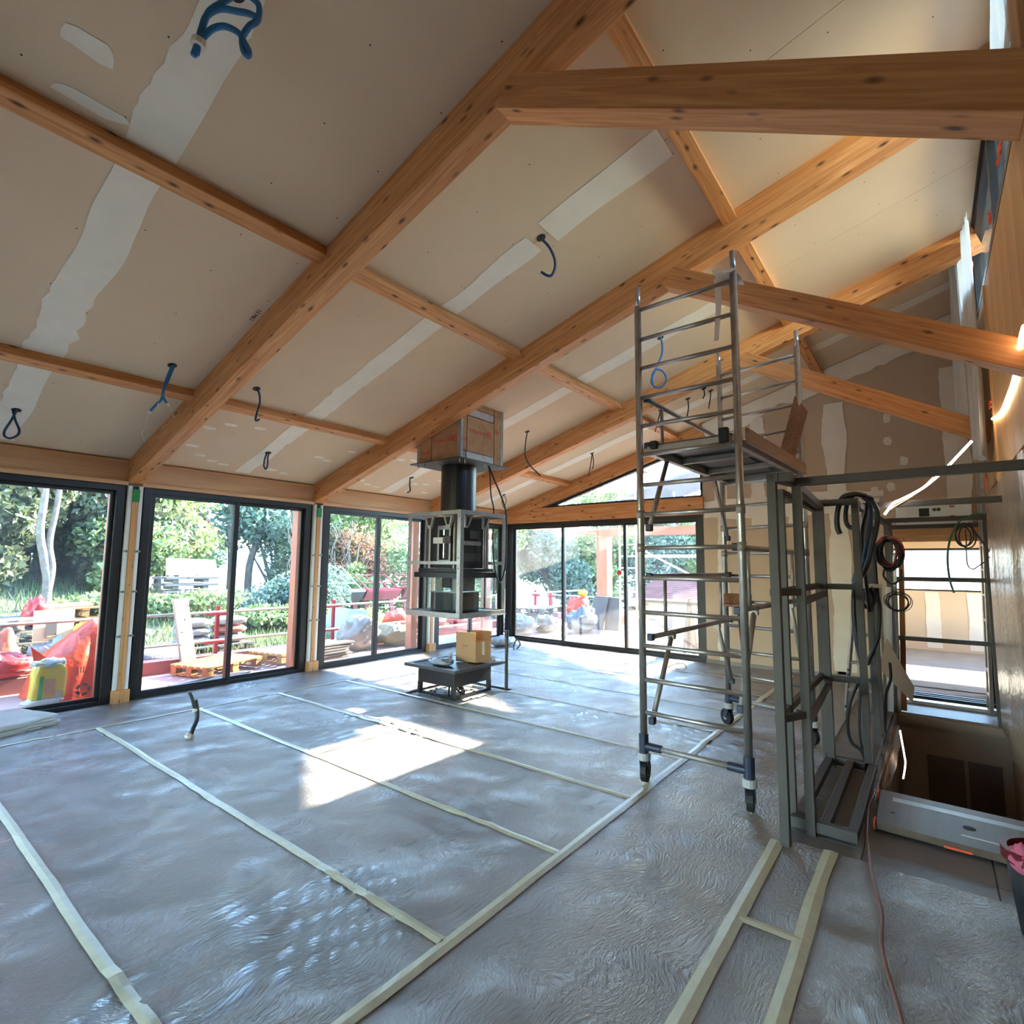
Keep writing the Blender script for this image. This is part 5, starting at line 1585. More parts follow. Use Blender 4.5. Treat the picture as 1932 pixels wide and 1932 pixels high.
def fn(u, v):
    x, y = 15.2 + 500 * u ** 2.2, -200 + 209 * v ** 0.45
    return (x, y, -0.55 + 0.1 * noise.noise(Vector((x * 0.3, y * 0.3, 4))))
struct(MB().grid(fn, 30, 30).build('ground_gable_side', 'ground', smooth=True))
# pale stony slope seen through the far window
def fn(u, v):
    y, s = -16 + 18 * v, u
    return (20 + 18 * s, y, -0.5 + 4.2 * s + 0.25 * noise.noise(Vector((s * 9, y * 0.6, 1))))
struct(MB().grid(fn, 30, 30).build('stony_slope', 'stone', smooth=True))
# distant hills
def fn(u, v):
    a = math.radians(-60 + 220 * u)
    z = -8 + v * (17 + 7 * noise.noise(Vector((a * 2.4, 1.0, 0))) + 3 * noise.noise(Vector((a * 8, 4.0, 0))))
    r_ = 300 + 120 * v
    return (r_ * math.cos(a), r_ * math.sin(a), z)
struct(MB().grid(fn, 90, 4).build('hills', 'hill', smooth=True))

# exterior eave beam on wooden posts, canopy at the far corner
tag(beam('eave_beam', (-4, 7.63, 2.51), (14.3, 7.63, 2.51), 0.14, 0.18, m='ext_wood'), 'long exterior eave beam carried by the terrace posts', 'beam')
for X, lab in ((-0.19, 'exterior timber post left of the view'), (2.09, 'exterior timber post at the right of the nearest window'), (4.45, 'exterior timber post at the right of the window with the leaning plank'), (6.77, 'exterior timber post seen through the fireplace cage'), (8.86, 'exterior timber post by the far window corner')):
    tag(beam('terrace_post', (X, 7.63, TZ), (X, 7.63, 2.42), 0.15, 0.15, m='ext_wood', upv=(0, 1, 0)), lab, 'post', 'terrace posts')
tag(beam('terrace_post', (14.2, 7.6, TZ), (14.2, 7.6, 2.40), 0.34, 0.34, m='ext_wood', upv=(0, 1, 0)), 'broad brown corner post of the far canopy', 'post', 'terrace posts')
tag(beam('canopy_beam', (14.2, 7.6, 2.52), (14.2, 1.6, 2.52), 0.2, 0.24, m='ext_wood'), 'brown beam of the far canopy running right from the corner post', 'beam')
def zr(y):
    return 3.26 + 0.275 * (6.5 - y)
cn = thing('canopy_roof', (13.9, 4.5, 2.6), 'blue-grey sloping canopy roof beyond the gable doors', 'roof')
MB().prism([(12.75, 8.3, zr(8.3)), (12.75, 1.2, zr(1.2)), (12.75, 1.2, zr(1.2) + 0.06), (12.75, 8.3, zr(8.3) + 0.06)], (2.2, 0, 0)).build('roof_sheet', 'zinc', cn)
for y in (7.4, 5.4, 3.4, 1.8):
    MB().box(13.9, 14.05, y - 0.04, y + 0.04, 2.60, zr(y)).build('roof_prop', 'zinc', cn)

# railing of galvanised tubes on red posts
for z, lab in ((0.78, 'upper'), (0.345, 'lower')):
    tag(MB().cyl((-4, 8.83, z), (15, 8.83, z - 0.03), 0.022, 10).build('rail_tube', 'galva', origin=(0, 8.83, z)), '%s galvanised railing tube along the terrace edge' % lab, 'railing', 'railing tubes')
for X, lab in ((3.86, 'behind the yellow pallet'), (5.94, 'left of the white bulk bag'), (1.2, 'behind the orange bag'), (8.6, 'near the far window corner'), (-1.2, 'left of the view'), (11.3, 'outside the gable doors')):
    t = thing('railing_post', (X, 8.84, 0.13), 'red railing post %s' % lab, 'post', 'red railing posts')
    MB().box(X - 0.025, X + 0.025, 8.85, 8.90, 0.13, 0.86).build('post', 'redpaint', t)
    for z in (0.76, 0.33):
        MB().box(X - 0.20, X + 0.12, 8.79, 8.85, z - 0.035, z - 0.005).build('bracket', 'redpaint', t)
tag(MB().cyl((13.5, 10.5, 0.65), (13.5, 4.6, 0.67), 0.022, 8).build('rail_tube', 'galva', origin=(13.5, 7.5, 0.6)), 'galvanised railing tube beyond the gable doors', 'railing', 'railing tubes')
for y, lab in ((9.55, 'left'), (9.0, 'right')):
    t = thing('railing_post', (13.45, y, 0.0), '%s one of two red railing posts beyond the left gable pane' % lab, 'post', 'red railing posts')
    MB().box(13.4, 13.45, y - 0.03, y + 0.03, -0.3, 0.78).build('post', 'redpaint', t)
    MB().box(13.42, 13.50, y - 0.12, y + 0.12, 0.60, 0.64).build('bracket', 'redpaint', t)

# pallets
def make_pallet(name, L, W, m, label, group, slats=6):
    t = thing(name, (0, 0, 0), label, 'pallet', group)
    for k in range(slats):
        y = -W / 2 + 0.05 + (W - 0.1) * k / (slats - 1)
        beam('slat', (-L / 2, y, 0.132), (L / 2, y, 0.132), 0.09, 0.02, m=m, parent=t, bevel=0)
    for x in (-L / 2 + 0.06, 0, L / 2 - 0.06):
        beam('cross_board', (x, -W / 2, 0.111), (x, W / 2, 0.111), 0.10, 0.02, m=m, parent=t, bevel=0)
        beam('bottom_board', (x, -W / 2, 0.01), (x, W / 2, 0.01), 0.10, 0.02, m=m, parent=t, bevel=0)
        for y in (-W / 2 + 0.06, 0, W / 2 - 0.06):
            MB().box(x - 0.05, x + 0.05, y - 0.05, y + 0.05, 0.02, 0.101).build('block', m, t)
    return t
def place(t, loc, rz=0.0, rx=0.0, ry=0.0, label=None):
    t.location = loc
    t.rotation_euler = (rx, ry, rz)
    if label:
        t['label'] = label
    return t
yp = make_pallet('pallet', 0.95, 0.72, 'pallet', 'yellow wooden pallet on the terrace in front of the leaning plank', 'yellow pallets on the terrace')
place(yp, (3.66, 8.30, TZ + 0.03), 0.3, 0.0, -0.02)
place(copy_tree(yp), (4.78, 8.36, TZ + 0.05), 0.25, 0, 0.02, 'yellow wooden pallet on the terrace right of the window bar')
op = make_pallet('pallet', 1.1, 0.8, 'old_pallet', 'weathered grey pallet, lowest of the stack at the left edge', 'weathered pallets at the left')
place(op, (1.55, 10.3, 0.10), 0.2)
for k, l in enumerate(('second from the bottom of', 'third from the bottom of', 'on top of')):
    place(copy_tree(op), (1.55 + 0.03 * k, 10.3, 0.10 + 0.16 * (k + 1)), 0.2 + 0.05 * k, label='weathered grey pallet %s the stack at the left edge' % l)
lp = copy_tree(yp)
place(lp, (2.75, 11.6, 0.62), 0.05, label='light pallet on top of the far stack behind the orange bag')
for k, l in enumerate(('just below the top of', 'at the bottom of')):
    place(copy_tree(yp), (2.75, 11.6, 0.62 - 0.16 * (k + 1)), 0.05 + 0.1 * k, label='light pallet %s the far stack behind the orange bag' % l)
gp = copy_tree(op)
place(gp, (11.5, 8.05, 0.32), 0.1, label='weathered pallet laid as a table beyond the left gable pane')
tag(MB().box(11.1, 11.9, 7.75, 8.35, TZ, 0.31).build('pallet_stand', 'slab', origin=(11.5, 8.05, TZ)), 'grey block base under the pallet table outside', 'block')
# stack of form panels with a pale board on it
for k in range(5):
    t = thing('form_panel', (5.28, 14.0, 0.45 + 0.155 * k), 'weathered slatted panel, %s of the stack on the bank' % ('lowest', 'second', 'third', 'fourth', 'topmost')[k], 'panel', 'slatted panels on the bank')
    z = 0.45 + 0.155 * k
    beam('slat', (4.66 + 0.02 * k, 13.6, z + 0.10), (5.86, 13.6, z + 0.10), 0.12, 0.05, m='old_pallet', parent=t)
    beam('slat', (4.66, 14.1, z + 0.10), (5.86, 14.1, z + 0.10), 0.12, 0.05, m='old_pallet', parent=t)
    beam('slat', (4.70, 13.85, z + 0.10), (5.86, 13.85, z + 0.10), 0.12, 0.05, m='old_pallet', parent=t)
    for x in (4.95, 5.6):
        MB().box(x - 0.06, x + 0.06, 13.58, 14.12, z, z + 0.075).build('spacer', 'old_pallet', t)
tag(MB().prism([(4.78, 13.70, 1.235), (5.92, 13.70, 1.235), (5.88, 13.82, 1.60), (4.80, 13.82, 1.63)], (0, 0.03, 0.0)).build('pale_board', 'grey_plank', origin=(5.3, 13.9, 1.25)), 'pale grey board tilted on top of the slatted panel stack', 'board')
tag(beam('leaning_plank', (3.42, 8.66, TZ), (3.28, 8.80, 1.0), 0.22, 0.04, m='grey_plank', upv=(0.2, -1, 0)), 'grey plank leaning on the railing behind the window', 'plank')
# cement bags on a pallet
sbg = place(copy_tree(op), (4.15, 9.75, 0.03), 0.1, label='weathered pallet under the cement bags')
for k in range(3):
    lump('cement_bag', (3.84, 9.72, 0.18 + 0.145 * k), 0.50, 0.5, 0.14, 'white_bag', '%s white and red cement bag at left of the pile behind the railing' % ('lowest', 'middle', 'upper')[k], 'bag', k * 3.0, 0.10, 1.6, 'cement bags on a pallet', square=0.6, vsq=0.7)
    lump('cement_bag', (4.42, 9.72, 0.18 + 0.145 * k), 0.50, 0.5, 0.14, 'white_bag' if k != 1 else 'peach_bag', '%s white and red cement bag at right of the pile behind the railing' % ('lowest', 'middle', 'upper')[k], 'bag', 9 + k * 3.0, 0.10, 1.6, 'cement bags on a pallet', square=0.6, vsq=0.7)
# bags and sheets near the first window
def drape(name, x0, x1, y0, y1, zg, top, m, label, cat, seed, amp=0.05, nu=40, nv=30, group=None):
    """crumpled sheet or soft bag: a ridge of height top(u) with folds"""
    def fn(u, v):
        a = v * math.pi
        edge = min(1.0, (u * 7) ** 0.5, ((1 - u) * 7) ** 0.5)
        f1 = noise.noise(Vector((u * 3.0 + v * 1.5, v * 2.0, seed)))
        f2 = 0.5 - abs(noise.noise(Vector((u * 6 - v * 3, v * 4 + u * 2, seed + 3))))
        k = math.sin(a) ** 0.55 * edge
        y = (y0 + y1) / 2 - math.cos(a) * (y1 - y0) / 2 * (0.75 + 0.25 * edge) + amp * 1.2 * f1 * k - amp * f2 * k
        z = zg + top(u) * k * (1 + 0.10 * f1 + 0.10 * f2)
        return (x0 + (x1 - x0) * u + amp * f2 * k, y, max(zg, z))
    o = MB().grid(fn, nu, nv).build(name, m, None, origin=((x0 + x1) / 2, (y0 + y1) / 2, zg), smooth=True)
    return tag(o, label, cat, group)
ob = drape('orange_bag', 1.52, 2.55, 7.86, 8.62, TZ, lambda u: 0.42 + 0.40 * min(1.0, u / 0.55), 'orange_bag', 'big crumpled orange plastic bag outside the nearest window', 'bag', 2.7, 0.07)
MB().prism([(1.56, 8.0, 0.30), (1.66, 7.98, 0.42), (1.50, 8.02, 0.58)], (0.0, 0.03, 0.0)).build('bag_handle', 'orange_bag', ob)
text_obj('printed_lettering', 'JIL', 0.10, axes((1.93, 7.80, 0.29), (0.97, -0.15, 0), (0, 0.25, 1)), 'dark_print', ob)
rec = MB()
for k in range(5):
    a = k * 2 * math.pi / 5
    rec.obox(Matrix.Translation((1.95 + 0.055 * math.cos(a), 7.79, 0.07 + 0.055 * math.sin(a))) @ Matrix.Rotation(-a, 4, 'Y'), 0.03, 0.004, 0.05)
rec.build('printed_mark', 'dark_print', ob)
yb_ = lump('cement_bag', (1.64, 7.84, TZ), 0.30, 0.20, 0.46, 'yellow_bag', 'yellow and white cement bag standing at the nearest window', 'bag', 5.9, 0.08, 1.5, square=0.5, vsq=0.45)
lump('clear_end', (1.60, 7.80, TZ), 0.34, 0.22, 0.09, 'clear', None, None, 4.0, parent=yb_)
lump('white_top', (1.64, 7.84, 0.33), 0.29, 0.19, 0.12, 'white_bag', None, None, 7.0, parent=yb_)
MB().bar((1.555, 7.732, 0.03), (1.565, 7.732, 0.28), 0.035, 0.004, upv=(0, 1, 0)).build('green_print', 'green', yb_)
MB().bar((1.64, 7.728, 0.06), (1.64, 7.728, 0.24), 0.08, 0.004, upv=(0, 1, 0)).build('ochre_print', 'pallet', yb_)
MB().bar((1.71, 7.728, 0.0), (1.72, 7.728, 0.10), 0.06, 0.004, upv=(0, 1, 0)).build('white_print', 'white_bag', yb_)
lump('red_sheet', (1.38, 8.85, 0.13), 0.75, 0.45, 0.24, 'red_bag', 'crumpled red plastic sheet on the kerb at the left edge', 'plastic sheet', 6.2, 0.4, 2.4)
lump('peach_bag', (1.40, 9.35, 0.02), 0.50, 0.34, 0.62, 'peach_bag', 'peach plastic bag behind the railing at the left edge', 'bag', 3.4, 0.28, 1.6)
lump('red_sheet', (2.0, 10.6, 0.55), 0.3, 0.3, 0.42, 'red_bag', 'red plastic draped over the grey pallet stack', 'plastic sheet', 9.2, 0.3, 2.0)
lump('yellow_sack', (2.36, 9.36, 0.50), 0.34, 0.3, 0.22, 'yellow_bag', 'yellow plastic sack on top of the rubbish behind the orange bag', 'bag', 1.2, 0.3, 2.0)
lump('rubbish_heap', (2.2, 9.35, 0.0), 0.8, 0.45, 0.46, 'white_bag', 'pale heap of crumpled packaging behind the orange bag', 'rubbish', 7.7, 0.4, 2.2)
cb_ = thing('printed_carton', (1.98, 9.55, 0.45), 'flattened grey-brown carton with dark print behind the orange bag', 'box')
MB().prism([(1.78, 9.45, 0.46), (2.20, 9.45, 0.50), (2.24, 9.62, 0.88), (1.80, 9.62, 0.86)], (0, 0.04, 0)).build('carton', 'card', cb_)
MB().prism([(1.90, 9.455, 0.53), (2.02, 9.455, 0.54), (2.03, 9.52, 0.70), (1.91, 9.52, 0.69)], (0, -0.006, 0)).build('print', 'dark_print', cb_)
MB().prism([(2.0, 9.62, 0.88), (2.45, 9.62, 0.90), (2.45, 9.9, 0.93), (2.0, 9.9, 0.91)], (0, 0, 0.02)).build('carton_lid', 'card', cb_)
# debris near window 2, gravel
for k, (x, y, a, l) in enumerate(((3.0, 7.72, 0.35, 0.7), (3.1, 7.80, 0.3, 0.6), (3.25, 7.66, 0.55, 0.65), (3.45, 7.85, 0.1, 0.8), (3.6, 7.75, 0.2, 0.6))):
    d = Vector((math.cos(a), math.sin(a), 0)) * l / 2
    tag(beam('scrap_lath', Vector((x, y, TZ + 0.02)) - d, Vector((x, y, TZ + 0.03)) + d, 0.05, 0.02, m=('grey_plank', 'plank', 'old_pallet')[k % 3]), 'scrap lath on the terrace, %s in the heap before the yellow pallet' % ORD[k].replace('nearest', 'first'), 'lath', 'scrap laths on the terrace')
lump('gravel_heap', (3.25, 9.35, 0.0), 1.0, 0.8, 0.26, 'gravel', 'dark grey gravel heap behind the kerb', 'gravel', 4.4, 0.1, 2)
lump('red_sheet', (2.85, 9.2, 0.02), 0.35, 0.2, 0.18, 'red_bag', 'small red plastic scrap beside the gravel heap', 'plastic sheet', 11.0, 0.4, 2.4)
# window 3
for k in range(6):
    tag(beam('stacked_board', (5.05 + RND.uniform(-0.08, 0.08), 8.0 + 0.04 * RND.random(), TZ + 0.02 + 0.045 * k), (5.72 + RND.uniform(-0.1, 0.1), 8.05 + 0.05 * RND.random(), TZ + 0.02 + 0.045 * k), 0.30, 0.03, m='grey_plank'), 'grey board, %s from the bottom of the stack at the third window' % ('first', 'second', 'third', 'fourth', 'fifth', 'sixth')[k], 'board', 'grey boards at the third window')
lump('bulk_bag', (6.20, 8.42, TZ), 0.78, 0.6, 0.62, 'white_bag', 'bulging white plastic-covered heap outside the third window', 'bag', 1.4, 0.22, 1.6, nu=40, nv=26)
lump('bulk_bag', (7.08, 8.42, TZ), 0.80, 0.6, 0.40, 'cream_bag', 'cream plastic-wrapped bundle right of the white heap', 'bag', 2.4, 0.2, 1.8, nu=40, nv=26, square=0.6)
lump('orange_cover', (7.72, 9.2, 0.02), 0.62, 0.5, 0.52, 'orange_bag', 'orange tarpaulin hump behind the railing at the third window', 'tarpaulin', 6.6, 0.18, 1.6)
lump('red_tarp', (8.75, 9.25, 0.02), 0.9, 0.5, 0.34, 'red_bag', 'red tarpaulin heap seen below the hanging fireplace', 'tarpaulin', 3.9, 0.25, 2.4)
lump('red_tarp', (10.0, 9.25, 0.02), 1.2, 0.5, 0.30, 'red_bag', 'long red tarpaulin seen behind the cardboard box', 'tarpaulin', 4.9, 0.22, 2.8)
# site platforms with guard frames (blue one and two red ones)
def site_platform(x0, x1, y, mt, lab):
    t = thing('site_platform', ((x0 + x1) / 2, y, -0.55), lab, 'work platform', 'work platforms in the garden')
    z = 0.78
    MB().bar((x0, y, z), (x1, y, z), 0.8, 0.06).build('deck', mt, t)
    MB().prism([(x0, y - 0.4, z - 0.03), (x1, y - 0.4, z - 0.03), (x1 - 0.1, y - 0.3, z - 0.28), (x0 - 0.1, y - 0.3, z - 0.28)], (0, 0.03, 0)).build('apron', 'steel' if mt == 'blue_steel' else 'darkred', t)
    for k in range(4):
        x = x0 + 0.05 + (x1 - x0 - 0.1) * k / 3
        MB().cyl((x, y - 0.35, z), (x - 0.22, y + 0.05, z + 0.42), 0.018, 8).build('guard_upright', mt, t)
    for f in (0.5, 1.0):
        MB().cyl((x0 + 0.05 - 0.22 * f, y - 0.35 + 0.4 * f, z + 0.42 * f), (x1 - 0.05 - 0.22 * f, y - 0.35 + 0.4 * f, z + 0.42 * f), 0.018, 8).build('guard_rail', mt, t)
    for x in (x0 + 0.15, x1 - 0.15):
        MB().bar((x, y, z - 0.05), (x + 0.22, y - 0.1, -0.6), 0.14, 0.05, upv=(0, 1, 0)).build('leg', 'darkred', t)
    for k in range(4):
        MB().cyl((x0 + 0.2, y - 0.06, 0.5 - 0.26 * k), (x1 + 0.1, y - 0.06, 0.5 - 0.26 * k), 0.012, 6).build('cross_tube', 'galva', t)
site_platform(8.30, 9.45, 13.0, 'blue_steel', 'blue-grey work platform with slanted guard frame in the garden')
site_platform(9.55, 10.75, 13.0, 'redpaint', 'red work platform beside the blue-grey one in the garden')
site_platform(11.15, 12.4, 13.2, 'redpaint', 'red work platform farthest right in the garden')
tag(MB().prism([(6.35, 9.4, 0.02), (7.2, 9.4, 0.02), (7.1, 9.4, 0.55), (6.7, 9.4, 0.62)], (0, 0.7, 0)).build('site_box', 'blue_steel', origin=(6.8, 9.7, 0)), 'pale blue-grey site box behind the white heap', 'box')

# ---- beyond the gable doors
lump('white_tarp', (9.85, 7.5, TZ), 0.9, 0.8, 0.42, 'tarp', 'crumpled white tarpaulin at the left gable pane', 'tarpaulin', 1.9, 0.3, 2.2, nu=40, nv=26)
lump('white_tarp', (10.72, 7.35, TZ), 0.66, 0.5, 0.36, 'tarp', 'second heap of pale tarpaulin under the pallet table', 'tarpaulin', 8.9, 0.35, 2.2, nu=36, nv=24)
lump('grey_tarp', (11.2, 6.6, TZ), 0.9, 0.6, 0.48, 'grey_tarp', 'grey tarpaulin heap in front of the orange bag', 'tarpaulin', 5.4, 0.35, 1.8, nu=36, nv=24)
lump('orange_bag', (12.3, 7.35, TZ), 0.7, 0.6, 0.80, 'orange_bag', 'large orange rubbish bag beyond the middle gable pane', 'bag', 4.1, 0.2, 1.6)
lump('yellow_sack', (12.35, 7.25, 0.72), 0.25, 0.22, 0.18, 'yellow_bag', 'yellow sack on top of the orange rubbish bag', 'bag', 2.1, 0.25, 1.8)
lump('orange_box', (12.6, 6.35, 0.0), 0.40, 0.4, 0.48, 'orange', 'small ochre tub right of the grey slabs', 'tub', 2.8, 0.06, 1.4, square=0.4)
tag(MB().prism([(12.0, 6.9, TZ), (12.0, 6.5, TZ), (12.2, 6.42, 0.76), (12.2, 6.82, 0.78)], (0.04, 0, 0)).build('grey_slab', 'steel', origin=(12.0, 6.7, TZ)), 'dark grey slab leaning left of another by the brown corner post', 'slab')
tag(MB().prism([(12.1, 6.5, TZ), (12.1, 6.12, TZ), (12.25, 6.12, 0.74), (12.25, 6.5, 0.76)], (0.04, 0, 0)).build('grey_slab', 'steel', origin=(12.1, 6.3, TZ)), 'dark grey slab leaning right of another by the brown corner post', 'slab')
ol = thing('outdoor_scaffold', (10.5, 5.06, TZ), 'white metal scaffold ladder frame standing beyond the gable doors', 'scaffold')
for y in (4.87, 5.25):
    MB().cyl((10.5, y, TZ), (10.5, y, 4.7), 0.022, 8).build('upright', 'white', ol)
for k in range(17):
    MB().cyl((10.5, 4.87, 0.25 + 0.25 * k), (10.5, 5.25, 0.25 + 0.25 * k), 0.016, 8).build('rung', 'white', ol)
MB().cyl((10.5, 4.87, 1.75), (10.6, 3.0, 1.75), 0.03, 8).build('ledger', 'white', ol)
MB().cyl((10.5, 4.87, 1.95), (10.6, 3.0, 1.0), 0.02, 8).build('brace', 'white', ol)
MB().prism([(10.44, 3.88, 3.80), (10.44, 4.9, 3.56), (10.44, 6.3, 3.56), (10.44, 6.3, 4.65), (10.44, 3.88, 4.65)], (0.02, 0, 0)).build('sun_blocking_sheet', 'grey_tarp', ol)  # added above the view to block sun through the triangular window
MB().box(10.46, 11.1, 4.75, 6.3, 3.60, 3.64).build('platform_deck', 'alu_dull', ol)  # unseen deck added along with the sheet
th = thing('trestle', (10.0, 3.58, TZ), 'weathered wooden trestle outside the right gable pane', 'trestle')
for s in (-1, 1):
    MB().bar((10.0 + s * 0.12, 3.58 + 0.08, TZ), (10.0, 3.58, 0.95), 0.07, 0.03).build('leg', 'old_pallet', th)
    MB().bar((10.0 + s * 0.12, 3.58 - 0.10, TZ), (10.0, 3.56, 0.75), 0.07, 0.03).build('leg', 'old_pallet', th)
MB().box(9.9, 10.1, 3.46, 3.70, 0.62, 0.68).build('top', 'pallet', th)
tag(MB().box(13.0, 13.3, 2.6, 5.5, -0.3, 0.50).build('low_wall', 'render', origin=(13.1, 4, -0.3)), 'low pale garden wall beyond the right gable pane', 'wall')
hs = thing('tiled_house', (22, 7.2, -0.6), 'low house with a terracotta tile roof beyond the right gable pane', 'house')
MB().box(20.5, 24, 4.0, 9.4, -0.6, 0.25).build('wall', 'render', hs)
rt_ = MB()
rows = 14
for k in range(rows):
    t0, t1 = k / rows, (k + 1) / rows
    rt_.prism([(20.1 + 2.2 * t0, 9.6 - 0.5 * t0, 0.22 + 1.0 * t0), (20.1 + 2.2 * t0, 3.8, 0.22 + 1.0 * t0), (20.1 + 2.2 * t1, 3.8, 0.22 + 1.0 * t1 - 0.03), (20.1 + 2.2 * t1, 9.6 - 0.5 * t1, 0.22 + 1.0 * t1 - 0.03)], (0, 0, 0.06))
rt_.build('roof_tiles', 'roof_tile', hs)
tag(MB().prism([(24, 12.8, 4.9), (24, 9.8, 4.25), (24, 9.8, 4.1), (24, 12.8, 4.6)], (3.0, 0, 0)).build('metal_roof', 'zinc', origin=(25, 11, 4.2)), 'pale blue metal roof edge far beyond the triangular window', 'roof')

# ---- trees and shrubs
def leaf_cloud(rr, blobs, n, size):
    vs_, fs = [], []
    tot = sum(bl[3] * bl[4] * bl[5] for bl in blobs) if False else len(blobs)
    for bi, (cx, cy, cz, rx, ry, rz) in enumerate(blobs):
        for k in range(n // len(blobs)):
            d = Vector((rr.gauss(0, 1), rr.gauss(0, 1), rr.gauss(0, 1)))
            if d.length < 1e-3:
                continue
            d = d.normalized() * (rr.random() ** 0.45)
            p = Vector((cx + d.x * rx, cy + d.y * ry, cz + d.z * rz))
            q = Quaternion((rr.gauss(0, 1), rr.gauss(0, 1), rr.gauss(0, 1), rr.gauss(0, 1))).normalized()
            s = size * rr.uniform(0.6, 1.4)
            a, c = q @ Vector((s, 0, 0)), q @ Vector((0, s * 0.55, 0))
            i = len(vs_)
            vs_ += [p - a, p + c, p + a, p - c]
            fs.append((i, i + 1, i + 2, i + 3))
    return vs_, fs
def tree(name, x, y, h, r, leafm, barkm, label, seed, n=9000, size=0.08, trunk_h=0.45, group='trees in the garden', lean=0.0, cat='tree', dens=7, trunk_r=0.12, zb=None):
    rr = random.Random(seed)
    z0 = hgt(x, y) if zb is None else zb
    t = thing(name, (x, y, z0), label, cat, group)
    blobs = []
    tb_ = MB()
    tb_.tube(smoothpath([(x, y, z0 - 0.1), (x + lean * 0.4, y, z0 + h * trunk_h * 0.6), (x + lean, y + 0.1, z0 + h * 0.75)]), [trunk_r * (1 - 0.6 * i / 12) for i in range(13)], 8)
    for k in range(dens):
        a = rr.random() * 6.28
        rad = r * rr.uniform(0.25, 0.75)
        zz = z0 + h * rr.uniform(trunk_h, 0.92)
        bx, by = x + lean + rad * math.cos(a), y + rad * math.sin(a)
        br = r * rr.uniform(0.35, 0.6)
        blobs.append((bx, by, zz, br, br, br * 0.8))
        tb_.tube([(x + lean * 0.6, y, z0 + h * (trunk_h * 0.7 + 0.2 * rr.random())), (bx, by, zz)], [trunk_r * 0.4, trunk_r * 0.12], 5)
    tb_.build('trunk', barkm, t, smooth=True)
    vs_, fs = leaf_cloud(rr, blobs, n, size)
    MB_fast(vs_, fs, 'foliage', leafm, t)
    return t
def MB_fast(vs_, fs, name, m, parent):
    off_ = wloc(parent) if parent is not None else Vector((0, 0, 0))
    me = bpy.data.meshes.new(name)
    me.from_pydata([tuple(v - off_) for v in vs_], [], fs)
    me.materials.append(M[m])
    o = bpy.data.objects.new(name, me)
    COL.objects.link(o)
    o.parent = parent
    return o
# left: dark evergreen wood
for k, (x, y, h, r, lab) in enumerate(((-2.5, 16, 4.0, 2.2, 'dark evergreen tree beyond the left edge'), (0.6, 17, 4.2, 2.2, 'dark evergreen tree at the left edge of the nearest window'), (3.2, 18.5, 4.2, 2.3, 'dark evergreen tree behind the pale trunks'), (1.8, 15.2, 2.6, 1.5, 'dark bushy evergreen below the pale trunks'), (4.6, 17.0, 3.8, 1.6, 'dark evergreen tree right of the pale trunks'), (-0.8, 13.8, 2.4, 1.3, 'low dark bush at the left edge'))):
    tree('evergreen_tree', x, y, h, r, 'leaf_dark', 'bark_dark', lab, 20 + k, n=22000, size=0.085, trunk_h=0.12, dens=14, group='evergreens left')
pt_ = thing('pale_trunk_tree', (2.55, 13.2, hgt(2.55, 13.2)), 'pair of tall pale bare tree trunks outside the nearest window', 'tree', 'trees in the garden')
MB().tube(smoothpath([(2.6, 13.2, 0.3), (2.62, 13.2, 1.1), (2.55, 13.2, 1.5), (2.44, 13.2, 2.1), (2.46, 13.2, 2.9), (2.40, 13.2, 4.2)]), [0.085 - 0.0012 * i for i in range(31)], 10).build('trunk', 'bark', pt_, smooth=True)
MB().tube(smoothpath([(2.62, 13.2, 0.9), (2.66, 13.2, 1.4), (2.60, 13.25, 1.9), (2.66, 13.25, 2.6), (2.66, 13.2, 3.2), (2.55, 13.2, 4.0)]), [0.070 - 0.0012 * i for i in range(31)], 10).build('trunk', 'bark', pt_, smooth=True)
MB().tube([(2.46, 13.2, 2.8), (2.15, 13.3, 3.3)], [0.05, 0.03], 8).build('branch', 'bark', pt_, smooth=True)
# window 2: light green tree, bare trunks, hedge bank
tree('leafy_tree', 5.9, 17.5, 3.9, 1.8, 'leaf_fresh', 'bark', 'light green leafy tree behind the slatted panel stack', 41, n=9000, size=0.09, trunk_h=0.3, dens=10)
tree('leafy_tree', 4.6, 15.6, 2.2, 1.3, 'leaf', 'bark_dark', 'round green shrub left behind the slatted panel stack', 42, n=6000, size=0.08, trunk_h=0.1, dens=7)
tree('leafy_tree', 7.0, 19.2, 2.9, 1.1, 'leaf_fresh', 'bark', 'sparse young tree left of the bare trunks', 43, n=3500, size=0.08, trunk_h=0.35, dens=6)
bt = thing('bare_tree', (8.5, 18.0, 0.6), 'bare forked grey trunks against the sky in the second window', 'tree', 'trees in the garden')
for p, r0 in (([(8.15, 18, 0.3), (8.15, 18, 1.6), (8.05, 18, 2.6), (8.1, 18, 4.6)], 0.11), ([(8.75, 18, 0.3), (8.75, 18, 1.4), (8.95, 18, 2.4), (8.75, 18, 3.0), (8.7, 18, 4.6)], 0.12), ([(8.95, 18, 2.3), (9.15, 18, 3.0), (9.2, 18, 4.4)], 0.08), ([(8.1, 18, 2.0), (7.2, 18, 3.0), (6.4, 18, 3.5), (6.0, 18, 4.2)], 0.07)):
    s = smoothpath(p)
    MB().tube(s, [r0 * (1 - 0.35 * i / len(s)) for i in range(len(s))], 9).build('trunk', 'bark', bt, smooth=True)
